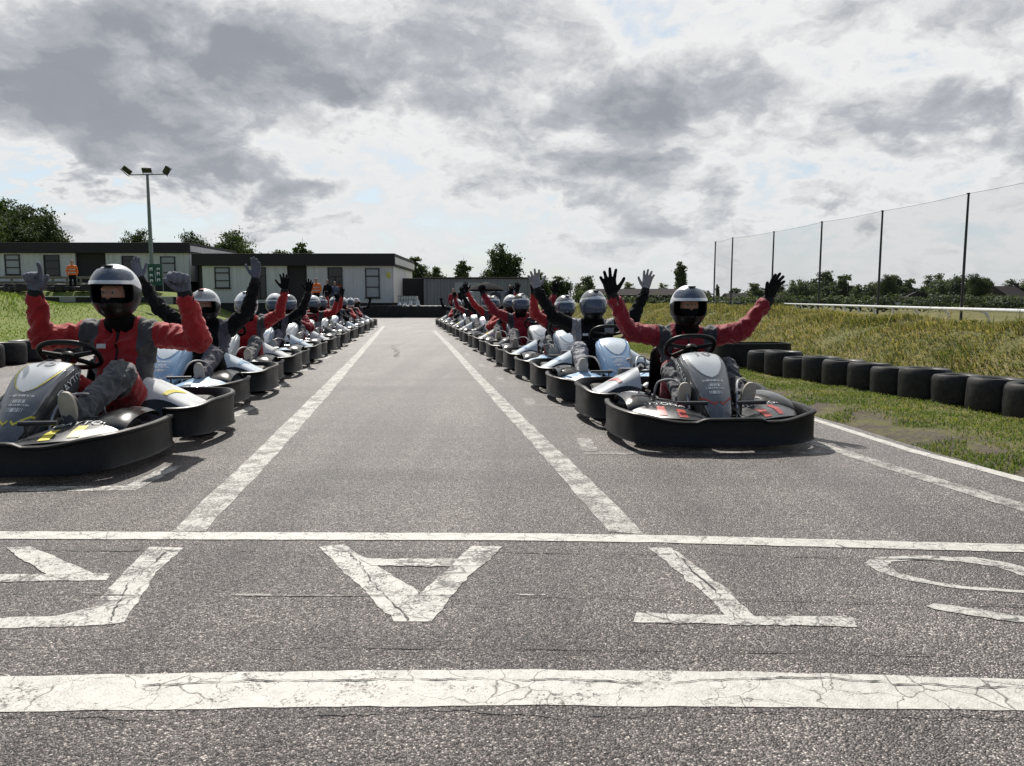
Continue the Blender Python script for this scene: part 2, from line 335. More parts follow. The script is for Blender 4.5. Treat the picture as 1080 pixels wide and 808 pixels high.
M['hivis'] = simple('orange_hivis', (0.80, 0.17, 0.03), 0.7, var=0.1, scale=12)
M['dark_cloth'] = simple('dark_clothes', (0.010, 0.010, 0.013), 0.9, var=0.3, spec=0.1)
M['pale_cloth'] = simple('pale_shirt', (0.5, 0.5, 0.52), 0.85, var=0.1)
M['blue_cloth'] = simple('slate_jacket', (0.08, 0.10, 0.15), 0.85, var=0.2)
M['tote'] = simple('white_tote_plastic', (0.62, 0.63, 0.62), 0.5, var=0.1)
M['render'] = simple('grey_render', (0.30, 0.29, 0.29), 0.85, var=0.15, scale=1)
M['tiles'] = simple('roof_tiles', (0.04, 0.036, 0.037), 0.95, var=0.25, scale=3, spec=0.1)
M['tar'] = simple('tar_crack', (0.012, 0.011, 0.011), 0.7)

# ------------------------------------------------------------------ mesh building
def link(o, parent=None):
    S.collection.objects.link(o)
    if parent is not None: o.parent = parent
    return o
class MB:
    def __init__(s): s.v = []; s.f = []
    def add(s, verts, faces):
        n = len(s.v); s.v += [tuple(p) for p in verts]; s.f += [tuple(i + n for i in f) for f in faces]; return s
    def box(s, c, size, bev=0.0, rot=None):
        bm = bmesh.new(); bmesh.ops.create_cube(bm, size=1.0)
        for v in bm.verts: v.co = Vector((v.co.x * size[0], v.co.y * size[1], v.co.z * size[2]))
        if bev > 0: bmesh.ops.bevel(bm, geom=list(bm.edges), offset=bev, segments=2, profile=0.7, affect='EDGES')
        R = rot if rot is not None else Matrix.Identity(3)
        bm.verts.index_update()
        s.add([R @ v.co + Vector(c) for v in bm.verts], [[v.index for v in f.verts] for f in bm.faces]); bm.free(); return s
    def tube(s, pts, r, n=8, cap=True, closed=False):
        pts = [Vector(p) for p in pts]; m = len(pts)
        rs = r if isinstance(r, (list, tuple)) else [r] * m
        vs = []; fs = []
        prev = None
        for i, p in enumerate(pts):
            if closed: t = (pts[(i + 1) % m] - pts[i - 1])
            else: t = pts[min(i + 1, m - 1)] - pts[max(i - 1, 0)]
            t.normalize()
            if prev is None:
                a = Vector((0, 0, 1)) if abs(t.z) < 0.9 else Vector((1, 0, 0))
                u = t.cross(a).normalized()
            else: u = (prev - t * prev.dot(t)).normalized()
            prev = u; w = t.cross(u)
            for k in range(n):
                an = 2 * PI * k / n; vs.append(p + (u * math.cos(an) + w * math.sin(an)) * rs[i])
        for i in range(m if closed else m - 1):
            j = (i + 1) % m
            for k in range(n):
                k2 = (k + 1) % n; fs.append((i * n + k, i * n + k2, j * n + k2, j * n + k))
        if cap and not closed:
            fs.append(tuple(range(n))[::-1]); fs.append(tuple((m - 1) * n + k for k in range(n)))
        return s.add(vs, fs)
    def lathe(s, prof, n=32, mat=None, closed=False):
        """prof: (r, z) pairs turned about local z; mat maps to place"""
        Mx = mat or Matrix.Identity(4); vs = []; fs = []; m = len(prof)
        for k in range(n):
            a = 2 * PI * k / n
            for r, z in prof: vs.append(Mx @ Vector((r * math.cos(a), r * math.sin(a), z)))
        for k in range(n):
            k2 = (k + 1) % n
            for i in range(m if closed else m - 1):
                j = (i + 1) % m; fs.append((k * m + i, k2 * m + i, k2 * m + j, k * m + j))
        return s.add(vs, fs)
    def sheet(s, grid, th, flip=False):
        """grid[i][j] points -> solid sheet of thickness th below the surface"""
        ni = len(grid); nj = len(grid[0]); g = [[Vector(p) for p in row] for row in grid]
        nrm = [[None] * nj for _ in range(ni)]
        for i in range(ni):
            for j in range(nj):
                a = g[min(i + 1, ni - 1)][j] - g[max(i - 1, 0)][j]; b = g[i][min(j + 1, nj - 1)] - g[i][max(j - 1, 0)]
                n = a.cross(b); n = n.normalized() if n.length > 1e-12 else Vector((0, 0, 1))
                nrm[i][j] = -n if flip else n
        vs = [g[i][j] for i in range(ni) for j in range(nj)] + [g[i][j] - nrm[i][j] * th for i in range(ni) for j in range(nj)]
        N = ni * nj; fs = []
        def q(a, b, c, d): fs.append((a, b, c, d) if not flip else (d, c, b, a))
        for i in range(ni - 1):
            for j in range(nj - 1):
                a, b, c, d = i * nj + j, (i + 1) * nj + j, (i + 1) * nj + j + 1, i * nj + j + 1
                q(a, b, c, d); q(N + d, N + c, N + b, N + a)
        for i in range(ni - 1):
            q((i + 1) * nj, i * nj, N + i * nj, N + (i + 1) * nj)
            q(i * nj + nj - 1, (i + 1) * nj + nj - 1, N + (i + 1) * nj + nj - 1, N + i * nj + nj - 1)
        for j in range(nj - 1):
            q(j, j + 1, N + j + 1, N + j)
            a = (ni - 1) * nj; q(a + j + 1, a + j, N + a + j, N + a + j + 1)
        return s.add(vs, fs)
    def cone(s, p1, r1, p2, r2, n=14, sq=None):
        """rounded tapered capsule; sq=(axis vector, factor) flattens it"""
        p1 = Vector(p1); p2 = Vector(p2); t = p2 - p1; L = t.length
        if L < 1e-6: t = Vector((0, 0, 1)); p2 = p1 + t * 1e-4
        t.normalize(); a = Vector((0, 0, 1)) if abs(t.z) < 0.9 else Vector((1, 0, 0)); u = t.cross(a).normalized(); w = t.cross(u)
        rings = [(p1, r1, -PI / 2 * (1 - i / 4)) for i in range(1, 5)] + [(p2, r2, PI / 2 * i / 4) for i in range(0, 4)]
        vs = [p1 - t * r1]; fs = []
        for c, r, an in rings:
            for k in range(n):
                b = 2 * PI * k / n; vs.append(c + t * r * math.sin(an) + (u * math.cos(b) + w * math.sin(b)) * r * math.cos(an))
        vs.append(p2 + t * r2); m = len(rings)
        for k in range(n): fs.append((0, 1 + (k + 1) % n, 1 + k))
        for i in range(m - 1):
            for k in range(n):
                k2 = (k + 1) % n; fs.append((1 + i * n + k, 1 + i * n + k2, 1 + (i + 1) * n + k2, 1 + (i + 1) * n + k))
        e = len(vs) - 1
        for k in range(n): fs.append((e, 1 + (m - 1) * n + k, 1 + (m - 1) * n + (k + 1) % n))
        if sq:
            ax = Vector(sq[0]).normalized(); c = (p1 + p2) / 2
            vs = [v - ax * (v - c).dot(ax) * (1 - sq[1]) for v in vs]
        return s.add(vs, fs)
    def ball(s, c, r, n=16):
        c = Vector(c); r = r if isinstance(r, (tuple, list)) else (r, r, r); m = n // 2; vs = [c + Vector((0, 0, -r[2]))]; fs = []
        for i in range(1, m):
            a = -PI / 2 + PI * i / m
            for k in range(n):
                b = 2 * PI * k / n; vs.append(c + Vector((r[0] * math.cos(a) * math.cos(b), r[1] * math.cos(a) * math.sin(b), r[2] * math.sin(a))))
        vs.append(c + Vector((0, 0, r[2])))
        for k in range(n): fs.append((0, 1 + (k + 1) % n, 1 + k))
        for i in range(m - 2):
            for k in range(n):
                k2 = (k + 1) % n; fs.append((1 + i * n + k, 1 + i * n + k2, 1 + (i + 1) * n + k2, 1 + (i + 1) * n + k))
        e = len(vs) - 1
        for k in range(n): fs.append((e, 1 + (m - 2) * n + k, 1 + (m - 2) * n + (k + 1) % n))
        return s.add(vs, fs)
    def mesh(s, name, mat, smooth=True, angle=38):
        me = bpy.data.meshes.new(name); me.from_pydata(s.v, [], s.f); me.update()
        if mat is not None: me.materials.append(mat)
        if smooth:
            me.polygons.foreach_set('use_smooth', [True] * len(me.polygons))
            me.set_sharp_from_angle(angle=rad(angle))
        return me
    def build(s, name, mat, parent=None, smooth=True, angle=38, loc=None):
        o = bpy.data.objects.new(name, s.mesh(name, mat, smooth, angle)); link(o, parent)
        if loc is not None: o.location = loc
        return o

def empty(name, loc=(0, 0, 0), rz=0.0, parent=None):
    o = bpy.data.objects.new(name, None); o.empty_display_size = 0.2; link(o, parent); o.location = loc; o.rotation_euler = (0, 0, rz); return o
def tag(o, label=None, cat=None, group=None, kind=None):
    if label: o['label'] = label
    if cat: o['category'] = cat
    if group: o['group'] = group
    if kind: o['kind'] = kind
    return o
def structure(o, label=None):
    o['kind'] = 'structure'
    if label: o['label'] = label
    return o

def remesh(mb, voxel, smooth=6, fold=0.0, panel=None, name='body', seed=0, segs=None):
    """unite overlapping closed solids into one continuous skin"""
    me = mb.mesh(name, None, smooth=False)
    o = bpy.data.objects.new('tmp', me); S.collection.objects.link(o)
    r = o.modifiers.new('r', 'REMESH'); r.mode = 'VOXEL'; r.voxel_size = voxel; r.use_smooth_shade = True
    if smooth:
        sm = o.modifiers.new('s', 'SMOOTH'); sm.factor = 0.5; sm.iterations = smooth
    dg = C.evaluated_depsgraph_get(); ev = o.evaluated_get(dg)
    out = bpy.data.meshes.new_from_object(ev, depsgraph=dg); out.name = name
    bpy.data.objects.remove(o); bpy.data.meshes.remove(me)
    n = len(out.vertices)
    if fold > 0:
        co = np.empty(n * 3); out.vertices.foreach_get('co', co); co = co.reshape(-1, 3)
        nr = np.empty(n * 3); out.vertices.foreach_get('normal', nr); nr = nr.reshape(-1, 3)
        off = seed * 3.7
        d = np.empty(n)
        if segs:
            # cloth creases run round the limb and bunch towards its joints
            best = np.full(n, 1e9); T = np.zeros(n); K = np.zeros(n, int); J = np.zeros(n); AZ = np.zeros((n, 3))
            for k, (a, b) in enumerate(segs):
                a = np.array(a); b = np.array(b); ab = b - a; L = np.linalg.norm(ab); t = np.clip(((co - a) @ ab) / L ** 2, 0, 1); r_ = co - (a + t[:, None] * ab); dd = np.linalg.norm(r_, axis=1)
                m = dd < best; best[m] = dd[m]; T[m] = t[m] * L; K[m] = k; J[m] = np.minimum(t[m], 1 - t[m]) * L; AZ[m] = (r_ / np.maximum(dd, 1e-5)[:, None])[m]
            for i in range(n):
                a = AZ[i]; k = float(K[i]); t = T[i]
                w = noise.noise(Vector((a[0] * .9 + k * 3.1 + off, a[1] * .9 + a[2] * .9, t * 15 + a[0] * .8)))
                w2 = noise.noise(Vector((a[0] * 1.6 + k * 5.3 + off, a[1] * 1.6 + 4, t * 34 + w * 1.5)))
                d[i] = ((1 - abs(w) * 3.2) * 0.6 + (1 - abs(w2) * 3.0) * 0.3) * (1.15 - .45 * min(1, J[i] / .13)) - .15
        else:
            for i in range(n):
                p = co[i]
                w = noise.noise(Vector((p[0] * 6 + off, p[1] * 6, p[2] * 11))); w2 = noise.noise(Vector((p[0] * 17 + off, p[1] * 17, p[2] * 26 + w * 2.0)))
                d[i] = (1 - abs(w) * 2.2) * 0.55 + (1 - abs(w2) * 2.4) * 0.45
        co = co + nr * (d * fold)[:, None]
        out.vertices.foreach_set('co', co.reshape(-1)); out.update()
    if panel is not None:
        co = np.empty(n * 3); out.vertices.foreach_get('co', co); co = co.reshape(-1, 3)
        at = out.attributes.new('panel', 'FLOAT', 'POINT'); at.data.foreach_set('value', panel(co))
    out.polygons.foreach_set('use_smooth', [True] * len(out.polygons))
    return out

def smoothstep(a, b, x):
    t = np.clip((np.asarray(x, float) - a) / (b - a), 0, 1); return t * t * (3 - 2 * t)
def interp_path(pts, n):
    """Catmull-Rom through pts, n samples"""
    pts = [Vector(p) for p in pts]; m = len(pts); out = []
    for i in range(n):
        t = i / (n - 1) * (m - 1); k = min(int(t), m - 2); f = t - k
        p0 = pts[max(k - 1, 0)]; p1 = pts[k]; p2 = pts[k + 1]; p3 = pts[min(k + 2, m - 1)]
        out.append(0.5 * ((2 * p1) + (p2 - p0) * f + (2 * p0 - 5 * p1 + 4 * p2 - p3) * f * f + (3 * p1 - 3 * p2 + p3 - p0) * f ** 3))
    return out

def text_mesh(txt, size):
    cu = bpy.data.curves.new('t', 'FONT'); cu.body = txt; cu.size = size; cu.align_x = 'CENTER'; cu.align_y = 'CENTER'; cu.resolution_u = 3
    o = bpy.data.objects.new('tmp', cu); S.collection.objects.link(o)
    dg = C.evaluated_depsgraph_get(); me = bpy.data.meshes.new_from_object(o.evaluated_get(dg), depsgraph=dg)
    bm = bmesh.new(); bm.from_mesh(me); bmesh.ops.triangulate(bm, faces=bm.faces)
    for _ in range(5):
        le = [e for e in bm.edges if e.calc_length() > size * 0.11]
        if not le: break
        bmesh.ops.subdivide_edges(bm, edges=le, cuts=1, use_grid_fill=False); bmesh.ops.triangulate(bm, faces=bm.faces)
    bm.to_mesh(me); bm.free()
    vs = [v.co.copy() for v in me.vertices]; fs = [tuple(p.vertices) for p in me.polygons]
    bpy.data.objects.remove(o); bpy.data.curves.remove(cu); bpy.data.meshes.remove(me)
    return vs, fs
# ------------------------------------------------------------------ light and sky
SUN_EL, SUN_AZ = rad(49), rad(-15)      # azimuth from +Y towards +X; the sun stands ahead and a little to the left
sd = Vector((math.cos(SUN_EL) * math.sin(SUN_AZ), math.cos(SUN_EL) * math.cos(SUN_AZ), math.sin(SUN_EL)))
sl = bpy.data.lights.new('sun', 'SUN'); sl.energy = 4.6; sl.angle = rad(0.6); sl.color = (1.0, 0.95, 0.87)
so = bpy.data.objects.new('sun', sl); S.collection.objects.link(so); so.rotation_euler = sd.to_track_quat('Z', 'Y').to_euler(); so.location = (-10, 30, 40)

def build_world():
    w = bpy.data.worlds.new('World'); S.world = w; w.use_nodes = True; nt = w.node_tree; nt.nodes.clear()
    out = nt.nodes.new('ShaderNodeOutputWorld'); bg = nt.nodes.new('ShaderNodeBackground'); nt.links.new(bg.outputs[0], out.inputs[0])
    bg.inputs[1].default_value = 0.1
    sky = nd(nt, 'ShaderNodeTexSky', sky_type='NISHITA'); sky.sun_disc = False; sky.sun_elevation = SUN_EL; sky.sun_rotation = SUN_AZ
    sky.air_density = 1.0; sky.dust_density = 1.2
    tc = nd(nt, 'ShaderNodeTexCoord'); sep = nd(nt, 'ShaderNodeSeparateXYZ'); nt.links.new(tc.outputs['Generated'], sep.inputs[0])
    x, y, z = sep.outputs
    az = math_n(nt, 'ARCTAN2', x, y); el = math_n(nt, 'ARCSINE', z)
    # cloud layer: a flat deck seen in perspective
    zz = math_n(nt, 'ADD', math_n(nt, 'MAXIMUM', z, 0.0), 0.42)
    cx = math_n(nt, 'DIVIDE', x, zz); cy = math_n(nt, 'DIVIDE', y, zz)
    cv = nd(nt, 'ShaderNodeCombineXYZ'); nt.links.new(cx, cv.inputs[0]); nt.links.new(cy, cv.inputs[1]); cv.inputs[2].default_value = 4.3
    def fbm(scale, detail, rough, dist, off, vec=cv):
        mp = nd(nt, 'ShaderNodeMapping'); mp.inputs['Location'].default_value = off; nt.links.new(vec.outputs[0], mp.inputs[0])
        n = nd(nt, 'ShaderNodeTexNoise', i_Scale=scale, i_Detail=detail, i_Roughness=rough, i_Distortion=dist); nt.links.new(mp.outputs[0], n.inputs[0]); return n.outputs['Fac']
    # domain warp: gives the deck curling, billowing edges
    wn = nd(nt, 'ShaderNodeTexNoise', i_Scale=4.0, i_Detail=6.0, i_Roughness=0.6); nt.links.new(cv.outputs[0], wn.inputs[0])
    wv = nd(nt, 'ShaderNodeVectorMath', operation='MULTIPLY_ADD'); wv.inputs[1].default_value = (0.26, 0.26, 0.26); nt.links.new(wn.outputs['Color'], wv.inputs[0]); nt.links.new(cv.outputs[0], wv.inputs[2])
    n1 = fbm(3.6, 10.0, 0.54, 0.0, (0.3, 1.7, 0), wv); n2 = fbm(10.0, 9.0, 0.60, 0.0, (5.3, 2.2, 1), wv); n3 = fbm(1.6, 3.0, 0.5, 0.2, (8.1, 3.4, 2))
    d = math_n(nt, 'ADD', math_n(nt, 'MULTIPLY', n1, 0.70), math_n(nt, 'MULTIPLY', n2, 0.34))
    d = math_n(nt, 'ADD', math_n(nt, 'SUBTRACT', d, 0.06), math_n(nt, 'MULTIPLY', math_n(nt, 'SUBTRACT', n3, 0.5), 0.25))
    # warp the big masses a little so their edges billow
    wz = math_n(nt, 'MULTIPLY', math_n(nt, 'SUBTRACT', fbm(4.0, 5.0, 0.6, 0.3, (1, 9, 5)), 0.5), 0.24)
    wa = math_n(nt, 'MULTIPLY', math_n(nt, 'SUBTRACT', fbm(3.6, 5.0, 0.6, 0.3, (7, 4, 8)), 0.5), 0.36)
    az2 = math_n(nt, 'ADD', az, wa); el2 = math_n(nt, 'ADD', el, wz)
    def blob(px, py, sx, sy, wgt):
        """a large cloud mass (wgt>0) or a thin place (wgt<0) in the direction that pixel looked"""
        r = ray(px, py).normalized(); a0 = math.atan2(r.x, r.y); e0 = math.asin(r.z)
        da = math_n(nt, 'MULTIPLY', math_n(nt, 'SUBTRACT', az2, a0), F / sx); de = math_n(nt, 'MULTIPLY', math_n(nt, 'SUBTRACT', el2, e0), F / sy)
        q = math_n(nt, 'ADD', math_n(nt, 'MULTIPLY', da, da), math_n(nt, 'MULTIPLY', de, de))
        return math_n(nt, 'MULTIPLY', math_n(nt, 'EXPONENT', math_n(nt, 'MULTIPLY', q, -1.0)), wgt)
    for b in [(110, 160, 150, 34, .24), (285, 195, 90, 24, .20), (180, 35, 150, 40, .25), (390, 88, 70, 26, .17), (50, 85, 90, 30, .16), (480, 30, 60, 30, .08), (585, 130, 95, 42, .20), (690, 170, 55, 22, .05),
              (720, 105, 75, 50, .17), (830, 205, 80, 18, .15), (1030, 130, 90, 35, .22), (580, 208, 75, 14, .12), (1040, 20, 70, 30, .08), (960, 175, 60, 20, .05),
              (640, 25, 70, 40, -.05), (930, 50, 90, 40, -.05), (400, 140, 50, 45, -.05), (30, 205, 50, 22, -.26), (150, 225, 60, 18, -.20), (900, 165, 40, 20, -.08), (560, 262, 380, 26, -.04), (620, 240, 300, 30, -.03), (450, 200, 30, 45, -.05)]:
        d = math_n(nt, 'ADD', d, blob(*b))
    # unseen sky behind the photographer: cloud cover cut to weaken the frontal fill
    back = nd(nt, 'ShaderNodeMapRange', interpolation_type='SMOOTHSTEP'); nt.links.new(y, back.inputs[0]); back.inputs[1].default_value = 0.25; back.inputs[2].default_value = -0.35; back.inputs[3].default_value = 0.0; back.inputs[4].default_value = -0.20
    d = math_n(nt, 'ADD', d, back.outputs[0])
    d = math_n(nt, 'MINIMUM', math_n(nt, 'MAXIMUM', d, 0.0), 1.0)
    K = 6.9
    tone = ramp(nt, d, [(0.36, (0.90, 0.93, 0.95)), (0.47, (1.0, 1.0, 1.0)), (0.53, (0.80, 0.815, 0.83)), (0.60, (0.56, 0.58, 0.62)), (0.72, (0.37, 0.395, 0.445)), (0.92, (0.325, 0.35, 0.40))], 'LINEAR')
    tv = nd(nt, 'ShaderNodeVectorMath', operation='SCALE'); nt.links.new(tone.outputs[0], tv.inputs[0]); tv.inputs['Scale'].default_value = K
    cover = ramp(nt, d, [(0.30, 0.0), (0.42, 1.0)])
    # blue gaps keep the sky model, thinned by high veil
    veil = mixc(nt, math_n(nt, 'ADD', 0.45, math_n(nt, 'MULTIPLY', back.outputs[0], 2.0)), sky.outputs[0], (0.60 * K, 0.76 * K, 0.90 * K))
    c = mixc(nt, cover.outputs[0], veil, tv.outputs[0])
    # unseen sky behind the camera, blue and cloud alike, dimmed to lower frontal fill
    back_dim = nd(nt, 'ShaderNodeMapRange', interpolation_type='SMOOTHSTEP'); nt.links.new(y, back_dim.inputs[0]); back_dim.inputs[1].default_value = 0.3; back_dim.inputs[2].default_value = -0.3; back_dim.inputs[3].default_value = 1.0; back_dim.inputs[4].default_value = 0.62
    dv_ = nd(nt, 'ShaderNodeVectorMath', operation='SCALE'); nt.links.new(c, dv_.inputs[0]); nt.links.new(back_dim.outputs[0], dv_.inputs['Scale']); c = dv_.outputs[0]
    # distance whitens the deck towards the horizon
    hz = ramp(nt, el, [(0.0, 0.62), (0.08, 0.25), (0.22, 0.0)])
    c = mixc(nt, hz.outputs[0], c, (0.74 * K, 0.77 * K, 0.80 * K))
    # below the horizon: dull earth
    gm = ramp(nt, z, [(0.0, 1.0), (0.002, 0.0)])
    low = math_n(nt, 'LESS_THAN', z, -0.003)
    c = mixc(nt, low, c, (0.9, 0.95, 0.8))
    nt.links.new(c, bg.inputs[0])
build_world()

# ------------------------------------------------------------------ ground
EDGE = [(2.86, -3), (2.80, 2.0), (2.74, 4.1), (2.56, 6.1), (2.28, 9.0), (1.95, 13.5), (1.35, 19), (0.3, 28), (-1.0, 38), (-2.2, 46)]        # right edge of the asphalt
FOOT = [(5.6, -3), (5.0, 3.0), (4.55, 6.2), (3.95, 8.8), (3.75, 11), (3.85, 15), (4.0, 20), (3.9, 27), (3.3, 36), (2.4, 46), (1.5, 58)]  # foot of the right bank
def at_y(line, y):
    return np.interp(y, [p[1] for p in line], [p[0] for p in line])
def left_edge(y): return np.interp(y, [0, 5, 12, 22, 30, 46], [-7.6, -7.55, -7.9, -9.2, -12, -14])
def nz(x, y, s, o=0.0): return noise.noise(Vector((x * s + o, y * s - o, o)))
def H(x, y):
    z = -0.03
    s = x - float(at_y(FOOT, y))
    if y < 64 and s > 0:
        hc = 0.66 + 0.10 * float(smoothstep(9, 20, y)) + 0.10 * nz(x, y, 0.35) + 0.05 * nz(x, y, 1.1, 3)
        up = float(smoothstep(-0.25, 1.55, s)); dn = float(smoothstep(2.3, 4.6, s))
        fade = 1 - float(smoothstep(48, 62, y))
        z += hc * (up * (1 - dn * 0.9)) * fade + (0.08 * nz(x, y, 1.9, 5) + 0.035 * nz(x, y, 5.0, 9)) * up * fade
    le = float(left_edge(y))
    if x < le:
        t = float(smoothstep(24, 43, y)) if y < 43 else 1.0
        far_l = float(smoothstep(0, 4.0, le - x))
        lim = 1.0
        z += (0.86 * t + 0.72 * float(smoothstep(43.2, 44.2, y))) * far_l * float(smoothstep(16.0, 21.0, -x))
        # grass mound at the far left
        z += 1.15 * math.exp(-(((x + 22.5) / 3.2) ** 2 + ((y - 31) / 4.5) ** 2))
    if y > 60: z += 0.0
    e = float(at_y(EDGE, y)) if y < 46 else -99
    if x > e and s < 0 and y < 46: z += 0.045 * float(smoothstep(0, 0.5, x - e)) + 0.02 * nz(x, y, 2.5) * float(smoothstep(0.05, 0.4, x - e))
    return z
def axis(segs):
    a = []
    for lo, hi, st in segs: a += list(np.arange(lo, hi, st))
    return np.array(a + [segs[-1][1]])
xs = axis([(-340, -100, 40), (-100, -30, 10), (-30, -8, 0.8), (-8, 1, 0.75), (1, 9.5, 0.13), (9.5, 30, 1.5), (30, 100, 10), (100, 340, 40)])
ys = axis([(-32, -4, 7), (-4, 3, 0.5), (3, 14, 0.13), (14, 24, 0.25), (24, 64, 0.5), (64, 120, 7), (120, 400, 40)])
nx, ny = len(xs), len(ys)
gv = np.empty((ny, nx, 3))
for j in range(ny):
    for i in range(nx): gv[j, i] = (xs[i], ys[j], H(float(xs[i]), float(ys[j])))
idx = np.arange(nx * ny).reshape(ny, nx)
gf = np.stack([idx[:-1, :-1], idx[:-1, 1:], idx[1:, 1:], idx[1:, :-1]], -1).reshape(-1, 4)
gm_ = bpy.data.meshes.new('ground'); gm_.from_pydata(gv.reshape(-1, 3).tolist(), [], gf.tolist()); gm_.update()
gm_.polygons.foreach_set('use_smooth', [True] * len(gm_.polygons)); gm_.materials.append(M['ground'])
da = gm_.attributes.new('dirt', 'FLOAT', 'POINT')
pv = gv.reshape(-1, 3)
ed = np.array([at_y(EDGE, yy) for yy in pv[:, 1]])
dirt = (1 - smoothstep(0.05, 0.75, np.abs(pv[:, 0] - ed - 0.25))) * (pv[:, 1] < 46)
dirt = np.maximum(dirt, 0.6 * np.exp(-((pv[:, 0] - 2.95) / 0.5) ** 2 - ((pv[:, 1] - 5.2) / 0.9) ** 2))
da.data.foreach_set('value', dirt)
la = gm_.attributes.new('lawn', 'FLOAT', 'POINT'); la.data.foreach_set('value', smoothstep(7.0, 10.0, -pv[:, 0]) * 1.0)
ground = structure(link(bpy.data.objects.new('ground', gm_)))

# asphalt: one sheet with a ragged right edge
pl = []
for k in range(240):
    y = -3 + 49 * k / 239; pl.append((float(at_y(EDGE, y)) + 0.05 * nz(y, 0, 1.7) + 0.035 * nz(y, 3, 6.0) + 0.02 * nz(y, 1, 15), y, 0))
pl += [(2.0, 47.5, 0), (-16, 47.5, 0)]
for k in range(60):
    y = 46 - 49 * k / 59; pl.append((float(left_edge(y)), y, 0))
structure(MB().add(pl, [tuple(range(len(pl)))]).build('asphalt_track', M['asphalt'], smooth=False))

# ------------------------------------------------------------------ painted markings
zlev = [0.004]
def ribbon(name, A, B, mat, jit=0.006, n=None, z=None, seed=0, label=None):
    """A, B: matching edge polylines on the ground; a thin painted strip with ragged edges"""
    A = [Vector(a) for a in A]; B = [Vector(b) for b in B]
    L = sum((A[i + 1] - A[i]).length for i in range(len(A) - 1)); n = n or max(8, min(160, int(L / 0.04)))
    a2 = resample(A, n); b2 = resample(B, n); vs = []; fs = []
    z = (z if z is not None else 0.004) * .4
    for i in range(n):
        for q, p in ((0, a2[i]), (1, b2[i])):
            w = (b2[i] - a2[i]).normalized()
            j = jit * (nz(p.x, p.y, 9, seed + q * 7) + 0.7 * nz(p.x, p.y, 28, seed + q * 3))
            p = p + w * j; vs.append((p.x, p.y, z))
        if i: fs.append((2 * i - 2, 2 * i - 1, 2 * i + 1, 2 * i))
    o = MB().add(vs, fs).build(name, mat, smooth=False); structure(o, label); return o
def resample(pts, n):
    d = [0]
    for i in range(len(pts) - 1): d.append(d[-1] + (pts[i + 1] - pts[i]).length)
    out = []
    for k in range(n):
        t = d[-1] * k / (n - 1)
        i = max(0, min(len(pts) - 2, next((q for q in range(len(pts) - 1) if d[q + 1] >= t - 1e-9), len(pts) - 2)))
        f = (t - d[i]) / max(1e-9, d[i + 1] - d[i]); out.append(pts[i].lerp(pts[i + 1], f))
    return out
g = lambda L: [G(x, y) for x, y in L]
# wide line nearest the camera, thin start line, two long lane lines
ribbon('start_line_marking', g([(-160, 717), (0, 714), (270, 709), (540, 706.5), (800, 709), (1080, 717), (1260, 724)]), g([(-160, 756), (0, 752), (270, 747), (540, 744.5), (800, 746), (1080, 750), (1260, 755)]), M['paint'], 0.006, z=0.004)
ribbon('cross_line_marking', g([(-200, 561), (0, 561), (540, 563), (700, 565), (1080, 575), (1300, 581)]), g([(-200, 569.5), (0, 569), (540, 570.5), (700, 573), (1080, 583), (1300, 590)]), M['paint'], 0.005, z=0.007, seed=3)
ribbon('lane_line_marking', g([(181, 561), (265, 481), (332.5, 415), (376, 372.5), (403, 344)]), g([(215, 561), (291, 481), (348, 415), (383, 372.5), (406.5, 344)]), M['paint_worn'], 0.012, z=0.004, seed=5)
ribbon('lane_line_marking', g([(642, 561), (592, 503), (541, 446), (501, 400), (470, 364), (456, 349)]), g([(681, 564), (619, 503), (558, 446), (511, 400), (476, 364), (460, 349)]), M['paint_worn'], 0.012, z=0.004, seed=6)
# two edge lines on the right
e1 = g([(790, 428), (855, 440), (960, 473), (1080, 504), (1200, 532)]); e1b = g([(790, 430.5), (855, 443), (960, 477), (1080, 509), (1200, 538)])
ribbon('edge_line_marking', e1, e1b, M['paint'], 0.008, z=0.004, seed=8)
ribbon('edge_line_marking', g([(790, 447), (850, 462), (960, 496), (1080, 531), (1200, 563)]), g([(790, 450), (850, 467), (960, 503), (1080, 540), (1200, 573)]), M['paint_worn'], 0.008, z=0.004, seed=9)
# painted letters START, read from the karts' side
def stroke(pts, w, name='painted_letter', mat='paint_letter', seed=0, z=0.004):
    P_ = [Vector(p) for p in pts]; A = []; B = []
    for i, p in enumerate(P_):
        t = (P_[min(i + 1, len(P_) - 1)] - P_[max(i - 1, 0)]).normalized(); nn = Vector((-t.y, t.x, 0)); ww = w[i] if isinstance(w, (list, tuple)) else w
        A.append(p + nn * ww / 2); B.append(p - nn * ww / 2)
    return A, B
def letter(name, strokes, label, seed):
    mb = MB()
    for k, (A, B) in enumerate(strokes):
        A = [Vector(a) for a in A]; B = [Vector(b) for b in B]; L = max((A[-1] - A[0]).length, 0.2); n = max(14, int(sum((A[i + 1] - A[i]).length for i in range(len(A) - 1)) / 0.025))
        a2 = resample(A, n); b2 = resample(B, n); vs = []; fs = []
        for i in range(n):
            w = (b2[i] - a2[i]).normalized()
            for q, p in ((0, a2[i]), (1, b2[i])):
                p = p + w * 0.010 * (nz(p.x, p.y, 10, seed + k + q * 5) + 0.9 * nz(p.x, p.y, 34, seed + k + q) + .5 * nz(p.x, p.y, 80, seed + k + q)); vs.append((p.x, p.y, 0.0016 + 0.0006 * k))
            if i: fs.append((2 * i - 2, 2 * i - 1, 2 * i + 1, 2 * i))
        mb.add(vs, fs)
    structure(mb.build(name, M['paint_letter'], smooth=False), label)
